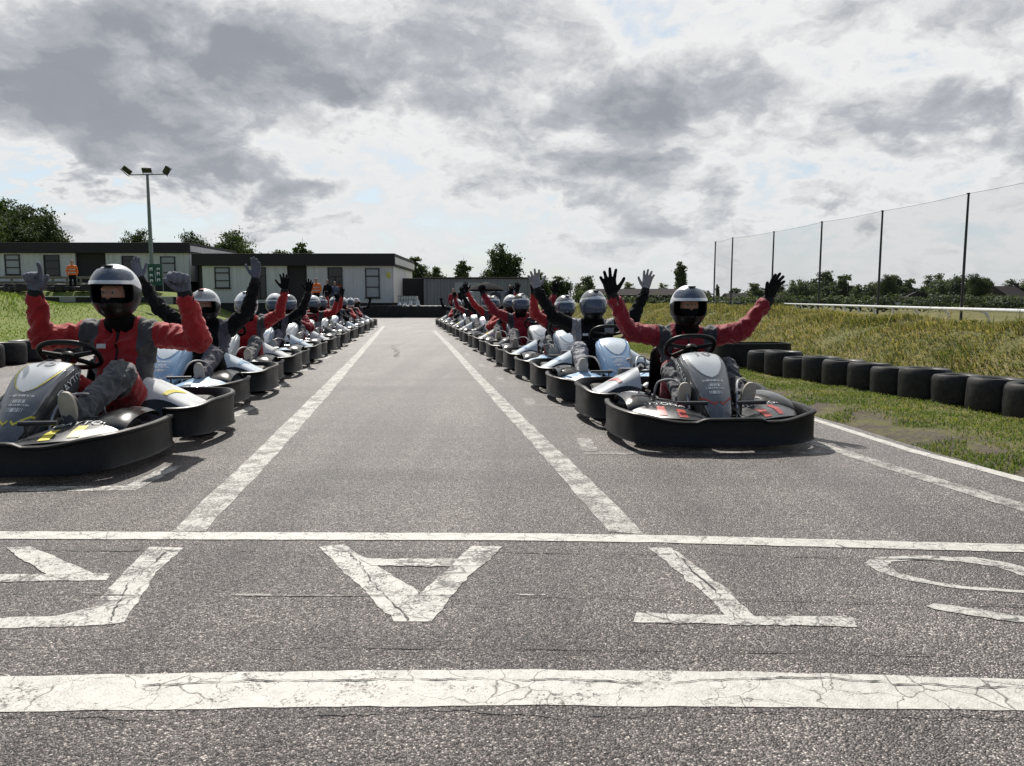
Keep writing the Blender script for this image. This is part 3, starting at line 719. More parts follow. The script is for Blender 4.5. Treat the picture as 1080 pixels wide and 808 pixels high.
letter('painted_letter', [(g([(336, 577), (416, 656)]), g([(362, 574), (437, 622), (455, 656)])), (g([(497, 576), (448, 623), (431, 640)]), g([(530, 577), (483, 621), (455, 656.5)])), (g([(378, 589.5), (490, 590.5)]), g([(392, 597), (478, 598)]))], 'worn white letter A painted on the asphalt', 1)
letter('painted_letter', [(g([(683, 578), (748, 630), (768, 656)]), g([(707, 578), (765, 620), (800, 656)])), (g([(671, 647), (900, 652)]), g([(668, 657), (904, 662)]))], 'worn white letter T painted on the asphalt', 2)
letter('painted_letter', [(g([(158, 577), (130, 604), (98, 640), (60, 650), (0, 652), (-60, 651)]), g([(194, 578), (165, 605), (130, 657), (90, 661), (0, 663), (-60, 662)])), (g([(-60, 607), (0, 606.5), (118, 605)]), g([(-60, 614), (0, 614), (112, 613)])), (g([(5, 578), (50, 607)]), g([(33, 577), (102, 607)]))], 'worn white letter R painted on the asphalt', 3)
letter('painted_letter', [(g([(-330, 650), (-110, 650)]), g([(-340, 661), (-100, 661)])), (g([(-240, 580), (-220, 650)]), g([(-205, 580), (-190, 650)]))], 'worn white letter T painted on the asphalt', 4)
letter('painted_letter', [(g([(1100, 604), (1062, 593), (1020, 587.5), (960, 586.5), (922, 588), (912, 594), (925, 603), (960, 613), (1010, 621), (1070, 625.5), (1140, 628)]),
                           g([(1090, 612), (1050, 598), (1010, 592), (962, 591), (940, 593), (936, 597), (948, 605), (985, 614), (1020, 619), (1075, 622.5), (1140, 622)])),
                          (g([(976, 640), (1000, 646), (1035, 652), (1080, 657), (1150, 660)]), g([(985, 637), (1012, 640), (1045, 646), (1080, 651), (1150, 655)]))], 'worn white letter S painted on the asphalt', 5)
# a few pale paint scraps left over from older lines
for k, (x0, x1, y, h) in enumerate([(243, 286, 627, 1.6), (300, 372, 628, 1.2), (548, 575, 627, 1.5)]):
    ribbon('faded_paint_marking', g([(x0, y), (x1, y)]), g([(x0, y + h), (x1, y + h)]), M['paint_worn'], 0.004, z=0.004, seed=20 + k)
# transverse cracks and one long tar seam
def crack(pts, w, seed, wob=0.012, z=0.0042):
    P_ = resample([Vector(p) for p in pts], max(20, int((Vector(pts[-1]) - Vector(pts[0])).length / 0.012))); A = []; B = []
    for i, p in enumerate(P_):
        t = (P_[min(i + 1, len(P_) - 1)] - P_[max(i - 1, 0)]).normalized(); nn = Vector((-t.y, t.x, 0))
        q = p + nn * wob * (nz(p.x, p.y, 3, seed) + 0.6 * nz(p.x, p.y, 13, seed) + 0.35 * nz(p.x, p.y, 45, seed))
        ww = .62 * w * max(0.12 if w < .05 else 0, 0.4 + 1.3 * nz(p.x, p.y, 5, seed + 4) + .7 * nz(p.x, p.y, 40, seed)); A.append((q + nn * ww / 2)); B.append((q - nn * ww / 2))
    vs = []; fs = []
    for i in range(len(A)):
        vs += [(A[i].x, A[i].y, z), (B[i].x, B[i].y, z)]
        if i: fs.append((2 * i - 2, 2 * i - 1, 2 * i + 1, 2 * i))
    structure(MB().add(vs, fs).build('asphalt_crack', M['tar'], smooth=False))
crack(g([(-100, 580), (540, 583), (840, 587), (1150, 598)]), 0.012, 1); crack(g([(-100, 627), (540, 629.5), (1100, 640)]), 0.009, 2)
crack(g([(-60, 684), (540, 684), (1000, 692)]), 0.010, 3); crack(g([(150, 724), (300, 719), (500, 717), (700, 722), (850, 718), (1080, 726)]), 0.010, 4, 0.02)
crack(g([(0, 757), (400, 753), (800, 754), (1100, 759)]), 0.010, 5, 0.03)
crack(g([(176, 583), (150, 604), (128, 628), (108, 656)]), 0.018, 6, 0.03); crack(g([(365, 583), (392, 612), (430, 655)]), 0.013, 7, 0.03); crack(g([(706, 583), (740, 610), (780, 654)]), 0.016, 8, 0.03)
crack(g([(415, 364), (418, 371), (417, 377)]), 0.09, 9, 0.1)
for k, (xa, ya, xb, yb) in enumerate([(440, 389, 500, 391), (400, 357, 445, 358), (300, 640, 520, 641), (880, 700, 1080, 704)]): crack(g([(xa, ya), (xb, yb)]), 0.03 if ya < 500 else 0.006, 30 + k)

# ------------------------------------------------------------------ grass (nobody could count it)
def blades(name, pts, length, lean, width, mat, dirs=None, nseg=2):
    n = len(pts); base = np.array([(p[0], p[1], H(p[0], p[1]) - 0.01) for p in pts])
    L = np.asarray(length); a = rng.uniform(0, 2 * PI, n) if dirs is None else dirs
    ln = np.abs(rng.normal(lean, 0.22, n)); dx = np.cos(a); dy = np.sin(a)
    wa = rng.uniform(0, 2 * PI, n); wx, wy = np.cos(wa) * width * 0.5, np.sin(wa) * width * 0.5
    mid = base + np.stack([dx * L * 0.25 * ln, dy * L * 0.25 * ln, L * 0.6], 1); tip = base + np.stack([dx * L * ln, dy * L * ln, L * (1 - 0.35 * np.minimum(ln, 1.2))], 1)
    W = np.stack([wx, wy, np.zeros(n)], 1)
    v = np.stack([base - W, base + W, mid + W * 0.8, mid - W * 0.8, tip], 1).reshape(-1, 3)
    k = np.arange(n) * 5
    me = bpy.data.meshes.new(name); me.vertices.add(n * 5); me.vertices.foreach_set('co', v.reshape(-1))
    lv = np.stack([k, k + 1, k + 2, k + 3, k + 3, k + 2, k + 4], 1).reshape(-1)
    me.loops.add(len(lv)); me.loops.foreach_set('vertex_index', lv)
    me.polygons.add(n * 2); st = np.stack([np.arange(n) * 7, np.arange(n) * 7 + 4], 1).reshape(-1); me.polygons.foreach_set('loop_start', st)
    me.update(calc_edges=True); me.validate(); me.materials.append(mat)
    o = link(bpy.data.objects.new(name, me)); o['kind'] = 'stuff'; return o
def dirt_at(x, y):
    e = float(at_y(EDGE, y)); d = (1 - float(smoothstep(0.05, 0.6, abs(x - e - 0.2))))
    d = max(d, 0.6 * math.exp(-((x - 3.0) / 0.45) ** 2 - ((y - 5.2) / 0.8) ** 2)); return d
pts = []; lens = []
while len(pts) < 95000:                                   # mown verge
    y = 3.2 + 17 * random.random() ** 1.9; e = float(at_y(EDGE, y)); f = float(at_y(FOOT, y)); x = random.uniform(e - 0.02, f + 0.2)
    cl = noise.noise(Vector((x * 2.3, y * 2.3, 1.0)))
    if random.random() < dirt_at(x, y) * (1.15 - 0.9 * (cl > 0.15)): continue
    if cl < -0.35 and random.random() < 0.6: continue
    pts.append((x, y)); lens.append(random.uniform(0.018, 0.05) * (1 + 0.6 * max(0, cl)) * (1 if y < 10 else 1.4))
blades('verge_grass', pts, lens, 0.75, 0.007, M['verge'])
pts = []; lens = []; dirs = []
while len(pts) < 150000:                                  # long grass lying down the bank
    y = 3.0 + 42 * random.random() ** 2.0; f = float(at_y(FOOT, y)); s = random.uniform(-0.1, 3.2)
    x = f + s; cl = noise.noise(Vector((x * 1.6, y * 1.6, 7.0)))
    if cl < -0.3 and random.random() < 0.5: continue
    pts.append((x, y)); sc = 1.0 + min(1.2, max(0, (y - 8) / 18))
    lens.append(random.uniform(0.035, 0.11) * (1 + 0.9 * cl) * (0.85 + 0.4 * (s > 1.3)) * sc ** 0.5); dirs.append(PI + random.gauss(0, 0.9) + 0.5 * cl)
blades('bank_grass', pts, lens, 1.15, 0.010, M['grass'], np.array(dirs))
pts = []; lens = []
for cx_, cy_, n_ in [(px_, yy, n_) for px_, yy, n_ in [(990, 10.5, 10), (1000, 10.2, 12), (1040, 9.5, 10), (935, 11.5, 5), (830, 14, 6), (1075, 9.2, 6), (965, 11, 5)]]:
    for _ in range(n_):
        y = cy_ + random.gauss(0, 0.35); x = (cx_ - 540) / F * y + random.gauss(0, 0.12); pts.append((x, y)); lens.append(random.uniform(0.22, 0.42))
blades('seed_grass', pts, lens, 0.75, 0.012, M['grass'], np.array([random.gauss(0.2, 0.4) for _ in pts]))
pts = []; lens = []
while len(pts) < 30000:                                   # lawn and mound on the left
    y = random.uniform(18, 43); x = random.uniform(-30, -9.5)
    if x > float(left_edge(y)) - 0.1: continue
    m = math.exp(-(((x + 22.5) / 3.2) ** 2 + ((y - 31) / 4.5) ** 2))
    if m < 0.25 and random.random() < 0.35: continue
    pts.append((x, y)); lens.append(random.uniform(0.025, 0.06) + 0.28 * m * random.random())
blades('lawn_grass', pts, lens, 0.5, 0.035, M['lawn'])
# ------------------------------------------------------------------ the go-kart (local: +y forward, +x the driver's right, origin on the ground)
class Node:
    def __init__(s, name, mesh, role, kids=None, loc=None, rot=None, label=None): s.name = name; s.mesh = mesh; s.role = role; s.kids = kids or []; s.loc = loc; s.rot = rot; s.label = label
KART = []
def band(path, zb, zt, th=0.03, seam=()):
    """tall plastic bumper swept along a plan path"""
    n = len(path); prof = [(-th * .9, 0.03), (-0.002, 0.0), (0.010, 0.05), (0.026, 0.22), (0.030, 0.50), (0.024, 0.80), (0.012, 0.95), (0.000, 1.0), (-th * .7, 1.0), (-th, 0.97), (-th, 0.90), (-th * .6, 0.86), (-th * .6, 0.10)]
    vs = []; fs = []; m = len(prof)
    for i, p in enumerate(path):
        t = (path[min(i + 1, n - 1)] - path[max(i - 1, 0)]); t.z = 0; t.normalize(); o = Vector((t.y, -t.x, 0))
        b = zb(p, i / (n - 1)); h = zt(p, i / (n - 1)) - b
        cut = -0.008 if any(abs(i - q) < 0.6 for q in seam) else 0.0
        for a, f in prof: q = p + o * (a + (cut if 0.04 < f < 0.96 and a > 0 else 0)); vs.append((q.x, q.y, b + h * f))
    for i in range(n - 1):
        for k in range(m): k2 = (k + 1) % m; fs.append((i * m + k, (i + 1) * m + k, (i + 1) * m + k2, i * m + k2))
    fs.append(tuple(range(m))); fs.append(tuple((n - 1) * m + k for k in range(m))[::-1])
    return vs, fs
half = [(-0.48, -0.02), (-0.56, 0.02), (-0.61, 0.12), (-0.64, 0.28), (-0.65, 0.48), (-0.63, 0.68), (-0.58, 0.84), (-0.42, 0.935), (-0.2, 0.97), (0, 0.98)]
fp = interp_path([(x, y, 0) for x, y in half] + [(-x, y, 0) for x, y in half[-2::-1]], 97)
ztf = lambda p, t: 0.200 + 0.045 * float(smoothstep(0.30, 0.62, abs(p.x))) * float(smoothstep(-.1, .15, p.y)) + 0.022 * float(smoothstep(0.23, 0.17, abs(p.x))) * (p.y > .5) - 0.02 * float(smoothstep(0.15, -0.02, p.y))
zbf = lambda p, t: 0.035 + 0.012 * float(smoothstep(0.4, 0.65, abs(p.x)))
KART.append(Node('front_bumper', MB().add(*band(fp, zbf, ztf, seam=(30, 66))).mesh('front_bumper', M['black_plastic']), 'black'))
halfr = [(-0.50, -0.06), (-0.59, -0.08), (-0.68, -0.18), (-0.705, -0.36), (-0.71, -0.56), (-0.69, -0.76), (-0.60, -0.90), (-0.45, -0.955), (-0.2, -0.965), (0, -0.965)]
rp = interp_path([(x, y, 0) for x, y in halfr] + [(-x, y, 0) for x, y in halfr[-2::-1]], 81)
# the rear path runs clockwise seen from above as the front one does not, so turn it round
KART.append(Node('rear_bumper', MB().add(*band(rp[::-1], lambda p, t: 0.05 + 0.01 * float(smoothstep(-0.3, -0.1, p.y)), lambda p, t: 0.285 - 0.025 * float(smoothstep(-0.35, -0.08, p.y)) + 0.01 * float(smoothstep(-.7, -.9, p.y)))).mesh('rear_bumper', M['black_plastic']), 'black'))
# chassis rails
mb = MB()
for s in (-1, 1):
    mb.tube(interp_path([(0.30 * s, -0.80, .10), (0.30 * s, -0.40, .08), (0.27 * s, 0.1, .07), (0.20 * s, 0.5, .07), (0.19 * s, 0.80, .08)], 14), 0.016)
    mb.tube([(0.27 * s, 0.28, .075), (0.46 * s, 0.40, .10)], 0.016); mb.tube([(0.20 * s, 0.85, .09), (0.20 * s, 0.945, .12)], 0.014)
    mb.tube([(0.30 * s, -0.2, .09), (0.62 * s, -0.2, .13), (0.66 * s, -.5, .13), (0.30 * s, -0.62, .10)], 0.013); mb.tube([(0.27 * s, 0.1, .08), (0.55 * s, 0.08, .12)], 0.013)
mb.tube([(-0.31, -0.80, .10), (0.31, -0.80, .10)], 0.016); mb.tube([(-0.2, 0.78, .08), (0.2, 0.78, .08)], 0.016); mb.tube([(-0.3, -.4, .08), (0.3, -.4, .08)], 0.014)
KART.append(Node('chassis_frame', mb.mesh('chassis_frame', M['frame_tube']), 'frame'))
KART.append(Node('floor_tray', MB().box((0, 0.30, 0.055), (0.42, 0.98, 0.008), 0.003).mesh('floor_tray', M['frame_tube']), 'frame'))
# nose fairing: a tilted teardrop shell in front of the wheel
ctrl = [(0.83, .115), (0.79, .20), (0.69, .325), (0.58, .435), (0.47, .525), (0.365, .572), (0.285, .588), (0.22, .575), (0.18, .55)]
wid = [.055, .085, .118, .142, .158, .165, .160, .142, .115]
dep = [.06, .10, .15, .18, .18, .16, .12, .08, .045]
def fcurve(v):
    t = v * (len(ctrl) - 1); k = min(int(t), len(ctrl) - 2); f = t - k
    def cr(a): 
        p0, p1, p2, p3 = a[max(k - 1, 0)], a[k], a[k + 1], a[min(k + 2, len(a) - 1)]
        return 0.5 * (2 * p1 + (p2 - p0) * f + (2 * p0 - 5 * p1 + 4 * p2 - p3) * f * f + (3 * p1 - 3 * p2 + p3 - p0) * f ** 3)
    return cr([c[0] for c in ctrl]), cr([c[1] for c in ctrl]), cr(wid), cr(dep)
def fair(u, v, off=0.0):
    v = min(max(v, 0), 1); y, z, w, d = fcurve(v); y2, z2, _, _ = fcurve(min(v + .01, 1)); y1, z1, _, _ = fcurve(max(v - .01, 0))
    ty, tz = y2 - y1, z2 - z1; L = math.hypot(ty, tz); n = Vector((0, tz / L, -ty / L))
    a = abs(u); k = .56                                   # a broad, slightly crowned top face, a firm ridge, then steep flanks
    if a < k: x = w * .84 * (a / k); dn = .020 * (a / k) ** 2
    else:
        q = (a - k) / (1 - k); x = w * (.84 + .19 * math.sin(min(1, q * 1.5) * PI / 2) - .10 * max(0, q - .55)); dn = .020 + (d - .02) * q ** 1.15 + .010 * math.sin(min(1, q * 5) * PI)
    x = math.copysign(x, u)
    p = Vector((x, y, z)) - n * dn
    if off:
        e = 0.004; a = fair(min(u + e, 1), v) - fair(max(u - e, -1), v); b = fair(u, min(v + e, 1)) - fair(u, max(v - e, 0)); nn = a.cross(b)
        if nn.length > 0: p = p + nn.normalized() * off * (1 if nn.dot(n) > 0 else -1)
    return p
U = [-1 + 2 * i / 40 for i in range(41)]; V = [j / 36 for j in range(37)]
fairing = Node('nose_fairing', MB().sheet([[fair(u, v) for v in V] for u in U], 0.006, flip=True).mesh('nose_fairing', M['graphite'], angle=50), 'fairing')
def patch(fn, inside, u0, u1, v0, v1, nu, nv, off):
    """thin skin lying on a surface where inside(u,v); cells crossing the outline are dropped at a fine pitch"""
    vs = []; fs = []; ix = {}
    def vid(i, j):
        if (i, j) not in ix: ix[(i, j)] = len(vs); vs.append(fn(u0 + (u1 - u0) * i / nu, v0 + (v1 - v0) * j / nv, off))
        return ix[(i, j)]
    for i in range(nu):
        for j in range(nv):
            if inside(u0 + (u1 - u0) * (i + .5) / nu, v0 + (v1 - v0) * (j + .5) / nv): fs.append((vid(i, j), vid(i + 1, j), vid(i + 1, j + 1), vid(i, j + 1)))
    return vs, fs
def plate_r(u, v):      # <1 inside the plate
    w = 0.50 if v > .58 else 0.50 * math.sqrt(max(0, 1 - ((v - .58) / .20) ** 2)) if v > .38 else 0
    return abs(u) / w if w > 0 else 9
fairing.kids.append(Node('number_plate', MB().add(*patch(fair, lambda u, v: plate_r(u, v) < 0.93 and v < .94, -.6, .6, .36, .96, 120, 100, .0025)).mesh('number_plate', M['silver']), 'plate'))
fairing.kids.append(Node('plate_border', MB().add(*patch(fair, lambda u, v: 0.95 <= plate_r(u, v) < 1.04 and v < .94, -.6, .6, .36, .96, 200, 150, .0025)).mesh('plate_border', M['yellow']), 'border'))
fairing.kids.append(Node('fairing_stripe', MB().add(*patch(fair, lambda u, v: abs(v - (.20 + .06 * abs(abs(u) * 2 - .35))) < .006 and .05 < abs(u) < .62, -.7, .7, .12, .34, 200, 120, .0025)).mesh('fairing_stripe', M['yellow']), 'accent'))
fairing.kids.append(Node('fairing_flank', MB().add(*patch(fair, lambda u, v: u > .60 + .10 * (v - .5) and .03 < v < .985, .45, 1.0, 0, 1, 50, 110, .0018)).mesh('fairing_flank', M['charcoal'], angle=60), 'flank'))
fairing.kids.append(Node('fairing_flank', MB().add(*patch(fair, lambda u, v: -u > .60 + .10 * (v - .5) and .03 < v < .985, -1.0, -.45, 0, 1, 50, 110, .0018)).mesh('fairing_flank', M['charcoal'], angle=60), 'flank'))
def small_print(u, v):      # lines of fine lettering too small to read
    for r_, (vc, w, hgt) in enumerate(((.355, .34, .006), (.322, .20, .010), (.300, .34, .005), (.272, .24, .010))):
        if abs(v - vc) < hgt and abs(u) < w: return noise.noise(Vector((u * 26, r_ * 9.1, 2.0))) > -.12
    return False
fairing.kids.append(Node('lettering', MB().add(*patch(fair, small_print, -.4, .4, .25, .38, 150, 80, .003)).mesh('lettering', M['silver']), 'print'))
def lettering(fn, txt, size, place):
    vs, fs = text_mesh(txt, size); return MB().add([place(v) for v in vs], fs)
KART_FAIR = fairing; KART.append(fairing)
# front side panels
def fpanel(s):
    def f(u, v, off=0.0):
        # u 0 inner..1 outer, v 0 front..1 back
        xi = 0.10 + 0.06 * v; xo = 0.575 + 0.04 * math.sin(v * PI) - 0.10 * v ** 2
        yf = 0.935 - 0.27 * u ** 2.2; yb = 0.50 - 0.10 * u
        x = xi + (xo - xi) * u; y = yf + (yb - yf) * v
        z = 0.185 + 0.075 * math.sin(min(1, v * 1.15) * PI / 2) * (0.55 + 0.45 * math.sin(u * PI)) + 0.02 * math.sin(u * PI) - 0.02 * (u > .97)
        z -= 0.012 * math.exp(-((u - .45) / .28) ** 4 - ((v - .55) / .2) ** 4)
        return Vector((s * x, y, z + off))
    return f
for s in (-1, 1):
    fp_ = fpanel(s); grid = [[fp_(i / 16, j / 12) for j in range(13)] for i in range(17)]
    nd_ = Node('front_side_panel', MB().sheet(grid, 0.012, flip=(s > 0)).mesh('front_side_panel', M['charcoal'], angle=50), 'panel')
    nd_.kids.append(Node('panel_stripe', MB().add(*patch(fp_, lambda u, v: abs(u - .16 - .22 * (1 - v)) < .055 and .05 < v < .44, 0, 1, 0, 1, 160, 60, .003)).add(*patch(fp_, lambda u, v: abs(u - .62 + .18 * v) < .05 and .08 < v < .52, 0, 1, 0, 1, 160, 60, .003)).mesh('panel_stripe', M['yellow']), 'accent'))
    nd_.kids.append(Node('panel_edge', MB().add(*patch(fp_, lambda u, v: .84 < v < .98 and .16 < u < .96, 0, 1, .75, 1, 110, 60, .0035)).mesh('panel_edge', M['silver']), 'paneltop'))
    KART.append(nd_)
    # curved guard over the front wheel
    gr = []
    for i in range(13):
        u = i / 12; row = []
        for j in range(15):
            v = j / 14; a = PI * (0.04 + 0.86 * v); r = 0.185; wv = 0.10 - 0.02 * math.sin(a)
            row.append((s * (0.465 + (u - .5) * 2 * 0.115), 0.385 + 0.235 * math.copysign(abs(math.cos(a)) ** .8, math.cos(a)), 0.17 + 0.128 * abs(math.sin(a)) ** .62 * (1 - 0.10 * (2 * u - 1) ** 4) + 0.015 * math.sin(u * PI) + .02 * math.cos(a) * -1))
        gr.append(row)
    KART.append(Node('wheel_guard', MB().sheet(gr, 0.012, flip=(s > 0)).mesh('wheel_guard', M['black_gloss'], angle=50), 'guard'))
# wheels
def wheel(x, y, r, w):
    rot = Matrix.Rotation(PI / 2, 4, 'Y'); h = w / 2
    prof = [(r * .52, -h * .8), (r * .62, -h * .95), (r * .86, -h), (r * .97, -h * .86), (r, -h * .5), (r, h * .5), (r * .97, h * .86), (r * .86, h), (r * .62, h * .95), (r * .52, h * .8), (r * .45, 0)]
    t = Node('wheel', MB().lathe(prof, 36, rot, closed=True).mesh('wheel', M['rubber']), 'tyre', loc=(x, y, r))
    rm = MB().lathe([(0.0, -h * .35), (r * .16, -h * .35), (r * .2, -h * .2), (r * .42, -h * .25), (r * .5, -h * .78), (r * .535, -h * .80), (r * .535, h * .80), (r * .5, h * .78), (r * .42, h * .25), (r * .2, h * .2), (r * .16, h * .62), (0.0, h * .62)], 30, rot)
    t.kids.append(Node('rim', rm.mesh('rim', M['rim']), 'rim')); return t
for s in (-1, 1):
    KART.append(wheel(0.475 * s, 0.40, 0.132, 0.135)); KART.append(wheel(0.53 * s, -0.58, 0.14, 0.18))
KART.append(Node('rear_axle', MB().tube([(-0.53, -.58, .14), (.53, -.58, .14)], .02, 12).tube([(-.1, -.58, .14), (-.08, -.58, .14)], .07, 18).tube([(.22, -.58, .14), (.235, -.58, .14)], .085, 20).mesh('rear_axle', M['steel']), 'steel'))
# steering
SW_C = Vector((0, 0.09, 0.615)); tilt = rad(47)
ax_u = Vector((1, 0, 0)); ax_v = Vector((0, math.sin(tilt), math.cos(tilt)))        # in the wheel plane, towards the far rim
ax_n = Vector((0, -math.cos(tilt), math.sin(tilt)))
def swp(a, r=1.0):
    x = 0.178 * math.copysign(abs(math.cos(a)) ** 0.85, math.cos(a)); y = 0.125 * math.copysign(abs(math.sin(a)) ** 0.7, math.sin(a)); return SW_C + (ax_u * x + ax_v * y) * r
mb = MB().tube([swp(2 * PI * k / 56) for k in range(56)], 0.0165, 10, closed=True)
for a in (rad(8), rad(172), rad(232), rad(308)):
    mb.tube([SW_C - ax_n * .015, SW_C * .5 + swp(a) * .5 - ax_n * .008, swp(a, .97)], [.020, .015, .013], 8)
mb.lathe([(0, .012), (.042, .012), (.05, 0), (.05, -.02), (.0, -.02)], 24, Matrix.Translation(SW_C - ax_n * .015) @ ax_n.to_track_quat('Z', 'Y').to_matrix().to_4x4())
KART.append(Node('steering_wheel', mb.mesh('steering_wheel', M['black_plastic']), 'swheel'))
KART.append(Node('steering_column', MB().tube([SW_C - ax_n * .02, (0, .50, .14)], .012).tube([(0, .50, .14), (.40, .42, .13)], .008).tube([(0, .50, .14), (-.40, .42, .13)], .008).mesh('steering_column', M['frame_tube']), 'frame'))
KART.append(Node('fuel_tank', MB().box((0, .30, .15), (.22, .24, .17), .03).mesh('fuel_tank', M['black_plastic']), 'black'))
for s in (-1, 1):
    KART.append(Node('pedal', MB().tube([(s * .13, .76, .08), (s * .13, .79, .30)], .008).tube([(s * .10, .795, .29), (s * .30, .775, .29)], .014).mesh('pedal', M['frame_tube']), 'frame'))
    # rounded guard hoop beside the fairing
    KART.append(Node('leg_hoop', MB().tube(interp_path([(s * .16, .66, .10), (s * .17, .60, .30), (s * .21, .50, .40), (s * .29, .42, .405), (s * .33, .36, .34), (s * .335, .34, .10)], 26), .009, 8).mesh('leg_hoop', M['steel']), 'hoop'))
# seat
prof = [(0.02, .145), (-.06, .115), (-.20, .095), (-.34, .12), (-.43, .22), (-.475, .36), (-.51, .50), (-.53, .60)]
gr = []
for i in range(17):
    u = -1 + i / 8; row = []
    for k, q in enumerate(interp_path([(0, a, b) for a, b in prof], 24)):
        v = k / 23; w = .17 + .035 * math.sin(v * PI) - .02 * v; curl = (abs(u) ** 3)
        row.append((u * w, q.y + curl * .10 * float(smoothstep(.35, .7, v)), q.z + curl * .12 * (1 - float(smoothstep(.4, .75, v))) * float(smoothstep(0, .25, v)) - .05 * curl * float(smoothstep(.9, 1, v))))
    gr.append(row)
KART.append(Node('seat', MB().sheet(gr, 0.014).mesh('seat', M['black_plastic'], angle=60), 'black'))
for s in (-1, 1):
    st = Node('seat_stay', MB().tube([(s * .25, -.42, .40), (s * .33, -.60, .13)], .011).tube([(s * .33, -.60, .13), (s * .30, -.30, .10), (s * .30, -.02, .10), (s * .24, -.10, .26)], .011).mesh('seat_stay', M['frame_tube']), 'frame')
    st.kids.append(Node('clamp', MB().tube([(s * .235, -.40, .44), (s * .265, -.43, .40)], .022, 10).mesh('clamp', M['steel']), 'steel')); KART.append(st)
    # pod beside the seat, running back over the rear wheel
    def pod(u, v, off=0.0, s=s):
        x = .315 + (.62 - .315) * u + .02 * math.sin(v * PI) * u; yf = -.02 - .10 * u; yb = -.46 - .05 * u
        y = yf + (yb - yf) * v
        z = .155 + .19 * math.sin(min(1, v * 1.7) * PI / 2) * (1 - u) ** 1.35 * (1 - .45 * max(0, v - .45)) + .105 * float(smoothstep(0, .30, v)) * (1 - .15 * u) + .018 * math.sin(u * PI)
        return Vector((s * x, y, z + off))
    pn = Node('side_pod', MB().sheet([[pod(i / 16, j / 16) for j in range(17)] for i in range(17)], .014, flip=(s > 0)).mesh('side_pod', M['white'], angle=50), 'pod')
    pn.kids.append(Node('pod_trim', MB().add(*patch(pod, lambda u, v: v < .15 + .06 * math.sin(u * 3), 0, 1, 0, .3, 140, 70, .004)).mesh('pod_trim', M['black_gloss']), 'guard'))
    pn.kids.append(Node('pod_stripe', MB().add(*patch(pod, lambda u, v: abs(u - .50 - .25 * (v - .5)) < .045 and .28 < v < .8, .2, .8, .2, .85, 110, 60, .004)).mesh('pod_stripe', M['yellow']), 'podaccent'))
    KART.append(pn)
mb = MB().box((.33, -.48, .20), (.24, .26, .16), .02).box((.33, -.50, .315), (.18, .20, .07), .02)
for k in range(5): mb.box((.33, -.385 - .0 * k, .15 + .028 * k), (.26, .09, .012), .002)
mb.lathe([(0, .05), (.07, .05), (.08, .03), (.08, -.02), (0, -.02)], 20, Matrix.Translation((.33, -.50, .36)))
KART.append(Node('engine', mb.mesh('engine', M['charcoal']), 'engine'))
KART.append(Node('exhaust', MB().tube(interp_path([(.25, -.62, .22), (.10, -.72, .22), (-.12, -.74, .21), (-.30, -.74, .20)], 14), [.02] * 4 + [.05] * 8 + [.03] * 2, 14).mesh('exhaust', M['steel']), 'steel'))

BASE = dict(black='black_plastic', frame='frame_tube', guard='black_gloss', tyre='rubber', rim='rim', steel='steel', swheel='black_plastic', hoop='steel', engine='charcoal')
SCHEME = {
    'yellow': dict(flank='charcoal', print='silver', fairing='graphite', plate='silver', border='yellow', accent='yellow', panel='charcoal', paneltop='graphite', pod='white', podaccent='yellow'),
    'red': dict(flank='charcoal', print='silver', fairing='graphite', plate='silver', border='grey_vinyl', accent='red_vinyl', panel='charcoal', paneltop='graphite', pod='silver', podaccent='red_vinyl'),
    'blue': dict(flank='blue', print='white_vinyl', fairing='blue', plate='pale_blue_white', border='blue_vinyl', accent='white_vinyl', panel='blue', paneltop='pale_blue_white', pod='pale_blue_white', podaccent='blue'),
    'slate': dict(flank='navy', print='grey_vinyl', fairing='silver', plate='pale_blue_white', border='blue_vinyl', accent='blue', panel='blue', paneltop='white', pod='pale_blue_white', podaccent='blue'),
    'white': dict(flank='silver', print='grey_vinyl', fairing='white', plate='silver', border='grey_vinyl', accent='grey_vinyl', panel='white', paneltop='white', pod='white', podaccent='grey_vinyl'),
    'black': dict(flank='charcoal', print='grey_vinyl', fairing='white', plate='silver', border='grey_vinyl', accent='grey_vinyl', panel='charcoal', paneltop='white', pod='charcoal', podaccent='white_vinyl'),
    'dark': dict(flank='charcoal', print='silver', fairing='navy', plate='white', border='grey_vinyl', accent='yellow', panel='charcoal', paneltop='white', pod='white', podaccent='yellow'),
}
def place_node(n, parent, scheme, depth=0):
    o = bpy.data.objects.new(n.name, n.mesh); link(o, parent)
    if n.loc: o.location = n.loc
    role = SCHEME[scheme].get(n.role) or BASE.get(n.role, 'black_plastic')
    o.material_slots[0].link = 'OBJECT'; o.material_slots[0].material = M[role]
    if n.label: o['label'] = n.label
    for k in n.kids: place_node(k, o, scheme, depth + 1)
    return o
